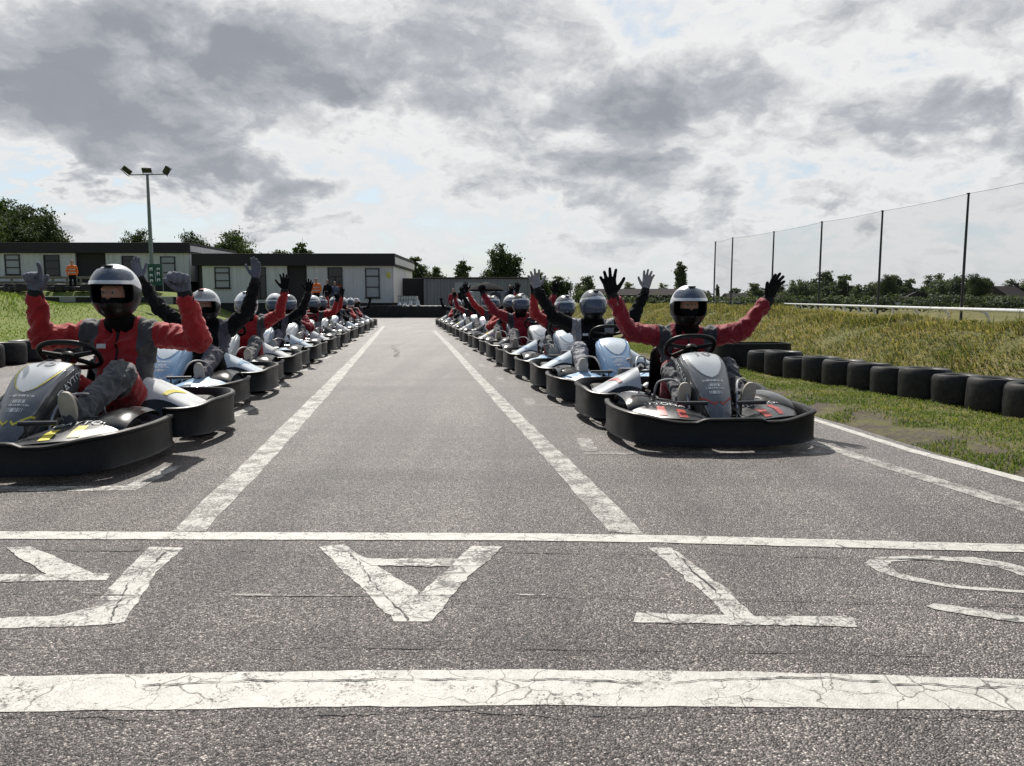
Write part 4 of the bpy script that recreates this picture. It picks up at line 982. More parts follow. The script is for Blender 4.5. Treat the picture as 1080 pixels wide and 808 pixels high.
def place_kart(x, yfront, rz, scheme, label, group, number=None, brand=False):
    k = empty('go_kart', (x, yfront + 0.98, 0), PI + rz); tag(k, label, 'go-kart', group)
    objs = {}
    for n in KART: o = place_node(n, k, scheme); objs.setdefault(n.name, []).append(o)
    if number:
        # the number is read from in front of the kart: its top points to the steering wheel
        num = lettering(None, number, .16, lambda p: fair(-p.x * 3.3, .66 + p.y * 1.15, .006))
        num.build('plate_number', M['grey_vinyl'], objs['nose_fairing'][0])
    if brand:
        # the maker's word along both flanks of the fairing and on the front panels
        for s in (-1, 1):
            # runs up the flank; local text x -> v, text y -> u
            lt = lettering(None, 'DAYTONA', .07, lambda p, s=s: fair(s * (.78 - p.y * 2.6), .60 - s * p.x * 1.15, .005))
            lt.build('lettering', M['white_vinyl'], objs['nose_fairing'][0])
        for s, po in zip((-1, 1), objs['front_side_panel']):
            fp2 = fpanel(s)
            lt = lettering(None, 'DAYTONA', .075, lambda p, s=s, fp2=fp2: fp2(.55 - s * p.x * 2.05, .60 + p.y * 2.4, .009))
            lt.build('lettering', M['white_vinyl'], po)
    return k
# ------------------------------------------------------------------ gloves: a palm, four unequal fingers and a thumb that leaves the side of the palm
def glove_mesh(curls, spread, thumb=0.0, vox=0.005, s=1.0):
    """local z along the fingers, +y the palm side, +x the thumb side; curls: bend per finger index..little (0 open, 1 fist)"""
    mb = MB(); xk = [.034, .011, -.012, -.033]; yk = [0, .002, .001, -.003]; zk = [.094, .098, .094, .086]; ln = [.074, .083, .077, .060]
    mb.cone((0, 0, -.03), .030, (0, 0, .02), .031, sq=((0, 1, 0), .75))
    for x, y, z in zip(xk, yk, zk): mb.cone((x * .62, 0, .022), .019, (x, y, z), .0145)
    mb.cone((-.005, .003, .03), .022, (.0, .004, .075), .022, sq=((0, 1, 0), .7))
    for i in range(4):
        sp = (1.5 - i) * spread; d = Vector((math.sin(sp), 0, math.cos(sp))); p = Vector((xk[i], yk[i], zk[i])); a = 0.08; r = .0125
        for seg, (fr, bend) in enumerate(((.44, 1.25), (.31, 1.6), (.25, 1.0))):
            a += curls[i] * bend + (.10 if seg else .03)
            dd = d * math.cos(a) + Vector((0, 1, 0)) * math.sin(a); q = p + dd * ln[i] * fr * 1.08
            mb.cone(p, r, q, r * .93, n=12); p = q; r *= .93
    p = Vector((.026, .004, .024)); a = rad(38 + 14 * spread * 4) * (1 - .6 * thumb)
    for fr, tw, r in ((.046, 0.0, .0165), (.034, .12, .0135), (.026, .22, .012)):
        an = a - tw; d = Vector((math.sin(an), .25 + thumb * .9, math.cos(an))).normalized(); q = p + d * fr; mb.cone(p, r, q, r * .92, n=12); p = q
    me = remesh(mb, vox, smooth=2, fold=0.0012, name='glove')
    return me
GL = {'open': glove_mesh([.05, .02, .04, .08], .16), 'wide': glove_mesh([.04, .0, .03, .06], .22), 'flat': glove_mesh([.03, .02, .02, .03], .05),
      'point': glove_mesh([.08, 1.0, 1.05, 1.1], .08), 'half': glove_mesh([.55, .70, .75, .80], .06, .7), 'fist': glove_mesh([1.1, 1.15, 1.15, 1.15], .03, .9)}
for me in GL.values(): me.materials.append(M['glove_grey'])
CUFF = MB().lathe([(.036, -.022), (.0455, -.018), (.047, .008), (.043, .030), (.0385, .048), (.030, .048)], 20).mesh('cuff', M['cuff'])
for v in CUFF.vertices: v.co.y *= .84

# ------------------------------------------------------------------ helmets
HR = Vector((.141, .166, .172))
def hel(az, el, k=1.0):
    """azimuth 0 = forward, surface of the shell"""
    r = k; y = HR.y; ch = 0.0
    d = Vector((math.cos(el) * math.sin(az), math.cos(el) * math.cos(az), math.sin(el)))
    low = max(0.0, -math.sin(el)); fr = max(0, math.cos(az))
    p = Vector((d.x * HR.x, d.y * HR.y, d.z * HR.z)) * r
    p.y += .035 * low * fr ** 2 * (1.4 - low) * k + .018 * (1 - abs(math.sin(el))) * fr ** 4
    if el < rad(-25): p.x *= 1 - .05 * low; 
    if fr == 0 and el < 0: p.y += .018 * low
    return p
def opening(az, el):  # eye port
    return abs(az) < rad(68) and rad(-21) - rad(3) * (1 - (az / rad(68)) ** 2) < el < rad(21) * (1 - .25 * (az / rad(68)) ** 4)
def shell(region, k, th, n=(72, 44)):
    vs = []; fs = []; ix = {}
    def vid(i, j):
        i %= n[0]
        if (i, j) not in ix: ix[(i, j)] = len(vs); vs.append(hel(-PI + 2 * PI * i / n[0], rad(-66) + rad(156) * j / n[1], k))
        return ix[(i, j)]
    for i in range(n[0]):
        for j in range(n[1]):
            az = -PI + 2 * PI * (i + .5) / n[0]; el = rad(-66) + rad(156) * (j + .5) / n[1]
            if region(az, el): fs.append((vid(i, j), vid(i + 1, j), vid(i + 1, j + 1), vid(i, j + 1)) if j < n[1] - 1 else (vid(i, j), vid(i + 1, j), vid(i + 1, j + 1), vid(i, j + 1)))
    me = MB().add(vs, fs).mesh('shell', None)
    bm = bmesh.new(); bm.from_mesh(me); bmesh.ops.remove_doubles(bm, verts=bm.verts, dist=1e-5)
    for _ in range(3):   # round off the stair-stepped rim
        bv = [v for v in bm.verts if v.is_boundary]; mv = {v: sum((e.other_vert(v).co for e in v.link_edges if e.is_boundary), Vector()) / max(1, sum(1 for e in v.link_edges if e.is_boundary)) for v in bv}
        for v, c in mv.items(): v.co = v.co.lerp(c, .5)
    # thicken inwards towards the head
    bm.verts.index_update(); n_ = len(bm.verts); vo = [v.co.copy() for v in bm.verts]; fo = [[v.index for v in f.verts] for f in bm.faces]; be = [(e.verts[0].index, e.verts[1].index) for e in bm.edges if e.is_boundary]
    bm.free(); bpy.data.meshes.remove(me)
    vi = [v * (1 - th / max(.05, v.length)) for v in vo]
    me = MB().add(vo + vi, fo + [[q + n_ for q in f][::-1] for f in fo] + [(a, b, b + n_, a + n_) for a, b in be]).mesh('shell', None)
    me.polygons.foreach_set('use_smooth', [True] * len(me.polygons)); me.set_sharp_from_angle(angle=rad(50)); return me
def mshell(region, k, th, mat, n=(72, 44)):
    me = shell(region, k, th, n); me.materials.append(mat); return me
SH = {}
SH['shell'] = mshell(lambda a, e: not opening(a, e), 1.0, .012, M['helmet_black'])
SH['crown'] = mshell(lambda a, e: e > rad(20) + rad(-16) * float(smoothstep(.6, 2.2, abs(a))), 1.012, .003, M['helmet_silver'])
SH['stripe'] = mshell(lambda a, e: abs(hel(a, e).x) < .028 and e > rad(30), 1.02, .003, M['helmet_red'])
SH['band'] = mshell(lambda a, e: abs(e - rad(30) + abs(a) * .12) < rad(6) , 1.02, .003, M['helmet_white'])
SH['visor_up'] = mshell(lambda a, e: abs(a) < rad(80) and rad(20) + .10 * (abs(a) / rad(80)) ** 2 < e < rad(54) - .18 * (abs(a) / rad(80)) ** 2, 1.055, .003, M['visor'])
SH['visor_down'] = mshell(lambda a, e: abs(a) < rad(78) and rad(-22) < e < rad(23), 1.035, .003, M['visor'])
SH['visor_edge'] = mshell(lambda a, e: abs(a) < rad(82) and rad(16.5) < e < rad(21), 1.065, .006, M['helmet_silver'])
SH['liner'] = mshell(lambda a, e: True, .93, .004, M['balaclava'], (32, 20))
# the liner must not close the eye port
SH['liner'] = mshell(lambda a, e: not (abs(a) < rad(64) and rad(-30) < e < rad(24)), .93, .004, M['balaclava'], (48, 30))
def vent_mesh():
    mb = MB()
    mb.box(hel(0, rad(62), 1.03), (.05, .05, .012), .004)
    return mb.mesh('vent', M['black_plastic'])
SH['vent'] = vent_mesh()
HEL = {
    'silver_open': dict(shell='helmet_black', crown='helmet_silver', visor_up='visor', visor_edge='helmet_silver', vent='black_plastic'),
    'white_open': dict(shell='helmet_black', crown='helmet_white', stripe='helmet_red', visor_up='visor_clear', visor_edge='helmet_white', vent='black_plastic'),
    'silver_clear': dict(shell='helmet_silver', crown='helmet_silver', visor_down='visor_clear', visor_edge='helmet_silver', vent='black_plastic'),
    'black_smoke': dict(shell='helmet_black', crown='helmet_grey', band='helmet_silver', visor_down='visor', vent='black_plastic'),
    'white_band': dict(shell='helmet_black', crown='helmet_white', band='helmet_grey', visor_down='visor', visor_edge='helmet_white'),
    'black_white': dict(shell='helmet_black', band='helmet_white', stripe='helmet_white', visor_down='visor', vent='black_plastic'),
    'white_smoke': dict(shell='helmet_white', visor_down='visor', band='helmet_grey', vent='black_plastic'),
}

# ------------------------------------------------------------------ drivers
# joints in kart space; the driver faces +y. 'a' is the arm on +x, 'b' on -x
POSES = {
    'wide':  dict(ae=(.455, -.24, .715), aw=(.590, -.18, .955), be=(-.42, -.24, .715), bw=(-.575, -.18, .930)),
    'goal':  dict(fo=.10, fb=.05, ae=(.44, -.20, .645), aw=(.40, -.10, .885), be=(-.52, -.20, .635), bw=(-.50, -.10, .875)),
    'high':  dict(ae=(.43, -.22, .875), aw=(.56, -.16, 1.13), be=(-.43, -.22, .86), bw=(-.52, -.16, 1.125)),
    'vee':   dict(ae=(.44, -.22, .80), aw=(.585, -.17, 1.04), be=(-.44, -.24, .78), bw=(-.535, -.19, 1.035)),
    'oneb':  dict(ae=(.36, -.14, .47), aw=(.20, .08, .58), be=(-.42, -.20, .80), bw=(-.50, -.12, 1.05)),
    'onea':  dict(ae=(.42, -.20, .82), aw=(.47, -.12, 1.08), be=(-.36, -.14, .47), bw=(-.20, .08, .58)),
    'wheel': dict(ae=(.35, -.13, .47), aw=(.185, .09, .585), be=(-.35, -.13, .47), bw=(-.185, .09, .585)),
    'lowv':  dict(ae=(.46, -.16, .70), aw=(.56, -.06, .92), be=(-.44, -.16, .72), bw=(-.50, -.06, .95)),
}
def driver_solids(po, r=1.0, lean=0.0, part='suit'):
    mb = MB(); mb.segs = []; L = lambda p, k=1.0: (p[0] + lean * k * max(0, p[2] - .2) / .5, p[1], p[2])
    k = r
    mb.cone((-.07, -.29, .205), .135 * k, (.07, -.29, .205), .135 * k)
    mb.cone(L((-.055, -.30, .34)), .125 * k, L((.055, -.30, .34)), .125 * k); mb.cone(L((-.07, -.31, .47)), .120 * k, L((.07, -.31, .47)), .120 * k)
    mb.cone(L((-.095, -.32, .59)), .108 * k, L((.095, -.32, .59)), .108 * k)
    mb.cone(L((-.165, -.325, .675)), .068 * k, L((.165, -.325, .675)), .068 * k)
    mb.cone(L((-.10, -.32, .715)), .055 * k, L((.10, -.32, .715)), .055 * k)
    mb.cone(L((0, -.315, .70)), .080 * k, L((0, -.285, .775)), .062 * k)
    for s, e, w in ((1, po['ae'], po['aw']), (-1, po['be'], po['bw'])):
        e = L(e); w = L(w); sh = L((s * .195, -.32, .672))
        e = Vector(e); w = Vector(w)
        mb.segs += [(sh, tuple(e)), (tuple(e), tuple(w))]
        mb.cone(sh, .083 * k, e, .068 * k); mb.cone(e, .069 * k, w - (w - e).normalized() * .005, .050 * k)
    for s in (-1, 1):
        hip = (s * .10, -.24, .205); kn = (s * (.195 + po.get('kw', 0)), .13, .455); an = (s * .215 + po.get('fo', 0), .53 - po.get('fb', 0), .25)
        mb.segs += [(hip, kn), (kn, an)]
        mb.cone(hip, .105 * k, kn, .078 * k); mb.cone(kn, .079 * k, an, .056 * k)
    mb.segs += [(L((0, -.30, .25)), L((0, -.31, .66)))]
    return mb
def suit_panel(po, lean):
    def f(co):
        x = co[:, 0] - lean * np.maximum(0, co[:, 2] - .2) / .5; y = co[:, 1]; z = co[:, 2]; ax = np.abs(x)
        leg = y > -.02
        side = smoothstep(.105, .145, ax) * (1 - smoothstep(.215, .235, ax)) * smoothstep(.25, .30, z) * (1 - smoothstep(.80, .83, z)) * (~leg)
        shin = smoothstep(.06, .12, y) * leg * smoothstep(.30, .36, z + y * .25)
        return np.clip(side + shin, 0, 1)
    return f
def head_body(po, lean):
    """the person: head with a face, neck, trunk and limbs as one skin, slimmer than the suit"""
    mb = driver_solids(po, .66, lean); hx = lean * .705 / .5
    mb.cone((hx, -.29, .74), .055, (hx, -.26, .84), .056)
    mb.ball((hx, -.255, .915), (.078, .098, .112)); mb.ball((hx, -.225, .865), (.058, .075, .062))
    mb.cone((hx, -.163, .93), .011, (hx, -.147, .900), .013)                      # nose
    for s in (-1, 1):
        mb.cone((hx + s * .018, -.168, .946), .011, (hx + s * .046, -.178, .947), .010)      # brow
        w = Vector(po['aw' if s > 0 else 'bw']); e = Vector(po['ae' if s > 0 else 'be']); off = Vector((lean * max(0, w.z - .2) / .5, 0, 0)); d = (w - e).normalized()
        mb.cone(w + off, .028, w + off + d * .07, .024, sq=((0, 1, 0), .7))
        q_ = Vector((po.get('fo', 0), -po.get('fb', 0), 0)); mb.cone(Vector((s * .215, .515, .25)) + q_, .03, Vector((s * .217, .535, .31)) + q_, .022)
    return mb
def balaclava_solids(hx):
    mb = MB(); mb.ball((hx, -.2535, .905), (.083, .106, .115)); mb.cone((hx, -.225, .845), .060, (hx, -.20, .852), .058); mb.cone((hx, -.28, .75), .072, (hx, -.25, .86), .070)
    mb.cone((hx - .03, -.30, .735), .072, (hx + .03, -.30, .735), .072); return mb
SUITS = {}
def make_shoe(s, sole):
    mb = MB(); A = Vector((s * .215, .545, .195)); B = Vector((s * .222, .605, .375)); d = (B - A).normalized(); n = Vector((0, d.z, -d.y))   # the sole faces forward
    up = MB().cone(A - n * .045, .040, A - n * .04 + d * .05, .046).cone(A - n * .04 + d * .05, .046, B - n * .032 - d * .04, .038).cone((s * .215, .53, .27), .05, A - n * .05 + d * .02, .042)
    me = remesh(up, .008, 3, .0015, name='shoe'); me.materials.append(M[sole[0]])
    # sole: an outline extruded
    vs = []; fs = []; o = []
    for k in range(36):
        a = 2 * PI * k / 36; L = .128; q = math.cos(a); ww = (.042 + .010 * math.sin(q * 1.6)) * math.copysign(abs(math.sin(a)) ** .75, math.sin(a)); o.append((ww, q * L))
    c = (A + B) / 2 + n * .008
    for dz, sc in ((-.022, .97), (-.004, 1.0), (.0, .95)):
        for w, l in o: vs.append(c + Vector((w * sc, 0, 0)) + d * l * sc + n * dz)
    for r_ in range(2):
        for k in range(36): k2 = (k + 1) % 36; fs.append((r_ * 36 + k, r_ * 36 + k2, r_ * 36 + 36 + k2, r_ * 36 + 36 + k))
    fs.append(tuple(range(36))); fs.append(tuple(range(72, 108)))
    return me, MB().add(vs, fs).mesh('sole', M[sole[1]])
SHOES = {}
def add_hand(parent, w, e, s, kind, mat, scale=1.0, twist=0.0, nudge=0):
    """glove oriented along the forearm, palm to the front, thumb towards the head"""
    w = Vector(w); e = Vector(e); d = (w - e).normalized()
    if d.z > .3: d = (d + Vector((-.10 * s, .02, .55))).normalized()       # wrists straighten upward
    y = Vector((0, 1, 0)) - d * d.y; y.normalize(); x = y.cross(d)
    R = Matrix((x, y, d)).transposed().to_4x4()
    o = bpy.data.objects.new('glove', GL[kind]); link(o, parent)
    flip = -1 if s > 0 else 1     # thumb side points inward
    # x = y cross d ; make thumb (+x local) point to the body
    inward = -s; fx = 1 if (x.x * inward) > 0 else -1
    o.matrix_local = Matrix.Translation(w + (w - e).normalized() * .025 + d * .022) @ R @ Matrix.Rotation(twist, 4, 'Z') @ Matrix.Diagonal((fx * scale, scale, scale, 1))
    o.material_slots[0].link = 'OBJECT'; o.material_slots[0].material = M[mat]
    c = bpy.data.objects.new('cuff', CUFF); link(c, parent); f = (w - e).normalized(); y2 = Vector((0, 1, 0)) - f * f.y; y2.normalize(); f2 = (f + d).normalized(); y2 = (Vector((0, 1, 0)) - f2 * f2.y).normalized(); x2 = y2.cross(f2)
    c.matrix_local = Matrix.Translation(w + f * .018) @ Matrix((x2, y2, f2)).transposed().to_4x4()
    return o
def place_driver(x, yfront, rz, pose, suit, helmet, hands, gmat, label, group, lean=0.0, turn=0.0, nod=0.0, near=2, shoes=('shoe_up', 'shoe_sole'), scale=1.0, seed=0, hscale=1.0, tw=(0, 0), dx=0.0, hup=0.0):
    po = POSES[pose]; key = (pose, round(lean, 3), near, seed if near == 2 else 0)
    if key not in SUITS:
        vox = {2: .0105, 1: .017, 0: .026}[near]
        b = remesh(head_body(po, lean), {2: .009, 1: .014, 0: .02}[near], 3, 0, name='person'); b.materials.append(M['skin'])
        ds = driver_solids(po, 1.0, lean); su = remesh(ds, vox, {2: 5, 1: 3, 0: 2}[near], {2: .022, 1: .020, 0: .014}[near], suit_panel(po, lean), 'race_suit', seed, ds.segs); su.materials.append(M['suit_red'])
        hx = lean * .705 / .5; bal = remesh(balaclava_solids(hx), .010 if near else .018, 3, .002 if near else 0, name='balaclava')
        bm = bmesh.new(); bm.from_mesh(bal)       # the eye slot
        bmesh.ops.delete(bm, geom=[f for f in bm.faces if f.calc_center_median().y > -.215 and .897 < f.calc_center_median().z < .966 and abs(f.calc_center_median().x - hx) < .076], context='FACES'); bm.to_mesh(bal); bm.free()
        bal.materials.append(M['balaclava']); SUITS[key] = (b, su, bal)
    b, su, bal = SUITS[key]
    p = bpy.data.objects.new('person', b); link(p); tag(p, label, 'person', group)
    c, s_ = math.cos(PI + rz), math.sin(PI + rz); off = Vector((dx * c, dx * s_, 0))
    p.location = Vector((x, yfront + 0.98, 0)) + off; p.rotation_euler = (0, 0, PI + rz); p.scale = (scale,) * 3
    o = bpy.data.objects.new('race_suit', su); link(o, p); o.material_slots[0].link = 'OBJECT'; o.material_slots[0].material = M[suit]
    hx = lean * .705 / .5
    if near == 2:           # front zip and the maker's patch, lying on the cloth
        if (key, 'zip') not in SUITS:
            bvh = BVHTree.FromPolygons([v.co.copy() for v in su.vertices], [tuple(f.vertices) for f in su.polygons]); vs = []; fs = []
            for k in range(34):
                zc = .40 + .32 * k / 33; xm = lean * (zc - .2) / .5
                for q in (-.006, .006):
                    h_ = bvh.ray_cast(Vector((xm + q, .02, zc)), Vector((0, -1, 0)))[0]; h_ = h_ if h_ is not None else Vector((xm + q, -.2, zc)); vs.append(h_ + Vector((0, .004, 0)))
                if k: fs.append((2 * k - 2, 2 * k - 1, 2 * k + 1, 2 * k))
            zm = MB().add(vs, fs).mesh('zip', M['black_plastic'])
            vs = []; fs = []
            for i in range(9):
                for j in range(5):
                    x_ = .055 + .06 * i / 8 + lean * .75; z_ = .585 + .028 * j / 4; h_ = bvh.ray_cast(Vector((x_, .02, z_)), Vector((0, -1, 0)))[0]; h_ = h_ if h_ is not None else Vector((x_, -.2, z_)); vs.append(h_ + Vector((0, .005, 0)))
                    if i and j: n_ = i * 5 + j; fs.append((n_ - 6, n_ - 5, n_, n_ - 1))
            SUITS[(key, 'zip')] = (zm, MB().add(vs, fs).mesh('chest_patch', M['white_vinyl']))
        for nm, me_ in zip(('zip', 'chest_patch'), SUITS[(key, 'zip')]): link(bpy.data.objects.new(nm, me_), o)
    link(bpy.data.objects.new('balaclava', bal), p)
    # head gear turns about the neck
    if near:
        for s in (-1, 1):
            e = MB().ball((hx + s * .030, -.1665, .925), (.0125, .0115, .009), 12).build('eye', M['eye'], p)
            MB().ball((hx + s * .030, -.1565, .925), (.0055, .003, .0055), 8).build('iris', M['iris'], e)
    hm = bpy.data.objects.new('helmet', SH['shell']); link(hm, p); hm.location = (hx, -.255, .905 + hup); hm.rotation_euler = (nod, 0, turn); hm.scale = (hscale,) * 3
    sty = HEL[helmet]; hm.material_slots[0].link = 'OBJECT'; hm.material_slots[0].material = M[sty['shell']]
    for kk, mm in sty.items():
        if kk == 'shell': continue
        q = bpy.data.objects.new({'visor_up': 'visor', 'visor_down': 'visor', 'visor_edge': 'visor_edge'}.get(kk, kk if kk != 'band' else 'helmet_band'), SH[kk]); link(q, hm)
        q.material_slots[0].link = 'OBJECT'; q.material_slots[0].material = M[mm]
    link(bpy.data.objects.new('liner', SH['liner']), hm)
    for s, ek, wk, hk, t in ((1, 'ae', 'aw', hands[0], tw[0]), (-1, 'be', 'bw', hands[1], tw[1])):
        e = Vector(po[ek]); w = Vector(po[wk]); sh = lambda q: Vector((q.x + lean * max(0, q.z - .2) / .5, q.y, q.z))
        add_hand(p, sh(w), sh(e), s, hk, gmat, 1.12, t)
    for s in (-1, 1):
        kk = (s, shoes)
        if kk not in SHOES: SHOES[kk] = make_shoe(s, shoes)
        sh_ = link(bpy.data.objects.new('shoe', SHOES[kk][0]), p); sh_.location = (po.get('fo', 0), -po.get('fb', 0), 0); link(bpy.data.objects.new('sole', SHOES[kk][1]), sh_)
    return p

# ------------------------------------------------------------------ the two rows of karts and their drivers
GL_, GR_ = 'go-karts in the row on the left of the lane', 'go-karts in the row on the right of the lane'
DL_, DR_ = 'drivers in the row on the left of the lane', 'drivers in the row on the right of the lane'
ORD = ['', 'second', 'third', 'fourth', 'fifth', 'sixth', 'seventh', 'eighth', 'ninth', 'tenth', 'last']
Lz = [3.95, 6.45, 8.5, 10.7, 12.9, 15.1, 17.4, 19.9, 22.4, 24.9, 27.4]
Rz = [4.80, 7.05, 9.2, 11.2, 13.6, 15.9, 18.3, 20.8, 23.3, 25.9, 28.5]
Lx = [-2.64 - .131 * (z - 4.02) - d for z, d in zip(Lz, (.15, .20, .22, .20, .17, .14, .12, .10, .08, .05, .02))]; Rx = [1.31 - .147 * (z - 4.8) for z in Rz]
Ls = ['yellow', 'blue', 'white', 'slate', 'white', 'black', 'white', 'slate', 'black', 'white', 'white']
Rs = ['red', 'blue', 'slate', 'black', 'dark', 'black', 'white', 'dark', 'black', 'white', 'dark']
word = {'yellow': 'graphite go-kart with yellow stripes', 'red': 'graphite go-kart with red stripes', 'blue': 'pale blue go-kart', 'white': 'white go-kart', 'slate': 'silver and blue go-kart', 'black': 'black go-kart with a white nose fairing', 'dark': 'dark go-kart with a white number plate'}
for i in range(11):
    rz = rad(3.5 + min(3.5, i * 1.2))
    lab = 'graphite go-kart with yellow stripes and number 15, heading the left row' if i == 0 else f'{word[Ls[i]]}, {ORD[i]} from the front in the left row'
    place_kart(Lx[i], Lz[i], rz * (0.0 if i == 0 else 1), Ls[i], lab, GL_, '15' if i == 0 else None, i == 0)
    lab = 'graphite go-kart with red stripes and number 10, heading the right row' if i == 0 else f'{word[Rs[i]]}, {ORD[i]} from the front in the right row'
    place_kart(Rx[i], Rz[i], rz + (rad(1.2) if i == 0 else 0), Rs[i], lab, GR_, '10' if i == 0 else None, i == 0)
D = place_driver
# left row
D(Lx[0], Lz[0], 0, 'goal', 'suit_red', 'silver_open', ('point', 'half'), 'glove_grey', 'driver in red suit and silver helmet raising grey gloved fists above kart 15', DL_, near=2, seed=1, scale=1.09, dx=-.12, turn=rad(3), shoes=('shoe_up', 'shoe_sole'), hscale=1.0, hup=.022)
D(Lx[1], Lz[1], rad(2), 'high', 'suit_black', 'white_open', ('flat', 'flat'), 'glove_grey', 'driver in black suit and white red-striped helmet, both arms straight up', DL_, near=2, seed=2, turn=rad(-4), tw=(rad(60), rad(-20)), dx=-.12)
D(Lx[2], Lz[2], rad(4), 'oneb', 'suit_red', 'silver_clear', ('fist', 'open'), 'glove_black', 'red-suited driver with clear visor down on silver helmet, one dark glove raised', DL_, near=1, seed=3, dx=-.12, turn=rad(5), shoes=('shoe_white', 'shoe_sole'))
D(Lx[3], Lz[3], rad(5), 'oneb', 'suit_black', 'white_band', ('fist', 'open'), 'glove_black', 'driver in black suit waving one arm, fourth from the front in the left row', DL_, near=1, seed=4, lean=-.06, turn=rad(8))
D(Lx[4], Lz[4], rad(6), 'wheel', 'suit_crimson', 'black_smoke', ('fist', 'fist'), 'glove_black', 'dark red suited driver gripping the wheel, fifth from the front in the left row', DL_, near=1, seed=5, lean=.05, nod=rad(-10))
D(Lx[5], Lz[5], rad(6), 'lowv', 'suit_red', 'white_band', ('half', 'half'), 'glove_black', 'red-suited driver in white banded helmet, sixth from the front in the left row', DL_, near=0, seed=6, lean=-.05, turn=rad(-12))
D(Lx[6], Lz[6], rad(6), 'oneb', 'suit_red', 'black_white', ('fist', 'open'), 'glove_black', 'red-suited driver in black and white helmet, seventh from the front in the left row', DL_, near=0, lean=.03)
for i, (pose, suit, hl) in enumerate([('wheel', 'suit_black', 'white_smoke'), ('onea', 'suit_red', 'white_band'), ('wheel', 'suit_crimson', 'white_smoke'), ('lowv', 'suit_black', 'white_open')]):
    D(Lx[7 + i], Lz[7 + i], rad(7), pose, suit, hl, ('half', 'half'), 'glove_black', f'{"black" if "black" in suit else "red"}-suited driver, {ORD[7 + i]} from the front in the left row', DL_, near=0)
# right row
D(Rx[0], Rz[0], rad(1), 'wide', 'suit_crimson', 'silver_open', ('wide', 'open'), 'glove_black', 'driver in crimson suit spreading black gloved hands in kart 10', DR_, near=2, seed=7, dx=-.07, turn=rad(2), tw=(0, rad(25)))
D(Rx[1], Rz[1], rad(3), 'vee', 'suit_black_light', 'black_smoke', ('wide', 'open'), 'glove_pale', 'driver in black suit with pale side panels raising pale grey gloves', DR_, near=2, seed=8, lean=-.0, dx=.10, turn=rad(12), shoes=('shoe_white', 'shoe_sole'))
D(Rx[2], Rz[2], rad(5), 'onea', 'suit_red', 'black_smoke', ('point', 'fist'), 'glove_black', 'driver in red suit and dark helmet, third from the front in the right row', DR_, near=1, seed=9, turn=rad(18), lean=-.05, scale=.96)
D(Rx[3], Rz[3], rad(6), 'vee', 'suit_crimson', 'black_white', ('half', 'open'), 'glove_black', 'red-suited driver in black and white helmet, fourth from the front in the right row', DR_, near=1, seed=10, lean=.03, turn=rad(15), dx=.16)
D(Rx[4], Rz[4], rad(6), 'oneb', 'suit_red', 'white_band', ('fist', 'open'), 'glove_black', 'red-suited driver in white banded helmet, fifth from the front in the right row', DR_, near=1, seed=11, turn=rad(20), dx=.1, lean=-.06, nod=rad(6))
for i, (pose, suit, hl) in enumerate([('high', 'suit_red', 'black_white'), ('vee', 'suit_black', 'white_smoke'), ('onea', 'suit_crimson', 'white_smoke'), ('wheel', 'suit_black', 'white_band'), ('wheel', 'suit_red', 'white_smoke'), ('lowv', 'suit_black', 'black_smoke')]):
    D(Rx[5 + i], Rz[5 + i], rad(7), pose, suit, hl, ('open', 'open') if pose in ('high', 'vee') else ('half', 'half'), 'glove_black', f'{"black" if "black" in suit else "red"}-suited driver, {ORD[5 + i]} from the front in the right row', DR_, near=0, lean=(.04, -.05, .06, 0, .05, -.04)[i], turn=rad((12, -8, 20, 5, -15, 10)[i]), scale=(1, 1.04, .97, 1, .95, 1)[i])
# corner marks of the grid boxes beside each kart
def box_mark(x, y, rz, side, seed):
    R = Matrix.Rotation(rz, 3, 'Z'); q = lambda a, b: Vector((x, y, 0)) + R @ Vector((a, b, 0)); s = side
    ribbon('grid_box_marking', [q(s * .86, -.16), q(-s * .72, -.16)], [q(s * .86, -.06), q(-s * .72, -.06)], M['paint_worn' if side > 0 else 'paint_faint'], .012, z=.004, seed=seed)
    ribbon('grid_box_marking', [q(s * .76, -.06), q(s * .76, .42)], [q(s * .86, -.06), q(s * .86, .42)], M['paint_worn' if side > 0 else 'paint_faint'], .012, z=.0055, seed=seed + 1)
for i in range(11): box_mark(Lx[i] + .02, Lz[i], rad(1 + i * .5), 1, 40 + i); box_mark(Rx[i], Rz[i] + .1, rad(1 + i * .5), -1 , 60 + i)
# ------------------------------------------------------------------ tyre barrier on the right
def tyre_mesh(r, h, seed):
    prof = [(r * .56, .012), (r * .62, 0), (r * .90, 0), (r * .985, h * .07), (r, h * .2), (r * 1.005, h * .5), (r, h * .80), (r * .975, h * .92), (r * .90, h * .99), (r * .78, h), (r * .64, h * .985), (r * .58, h * .95), (r * .56, h * .88), (r * .66, h * .6), (r * .66, h * .3)]
    mb = MB().lathe(prof, 44, closed=True)
    me = mb.mesh('tyre', M['tyre_old']); 
    for v in me.vertices:
        n_ = noise.noise(v.co * 5 + Vector((seed, 0, 0))); v.co.x *= 1 + .018 * n_; v.co.y *= 1 + .018 * n_; v.co.z *= 1 + .02 * n_
    return me
TM = [tyre_mesh(.224, .305, k) for k in range(4)]
def put_tyre(x, y, z, k, label, group, tilt=0.0, s=1.0):
    o = bpy.data.objects.new('tyre', TM[k % 4]); link(o); o.location = (x, y, z); o.rotation_euler = (tilt * math.cos(k), tilt * math.sin(k * 2), k * 1.3); o.scale = (s, s, s); tag(o, label, 'tyre', group); return o
k = 0; TL = 'black tyre lying flat in the row along the grass bank on the right'
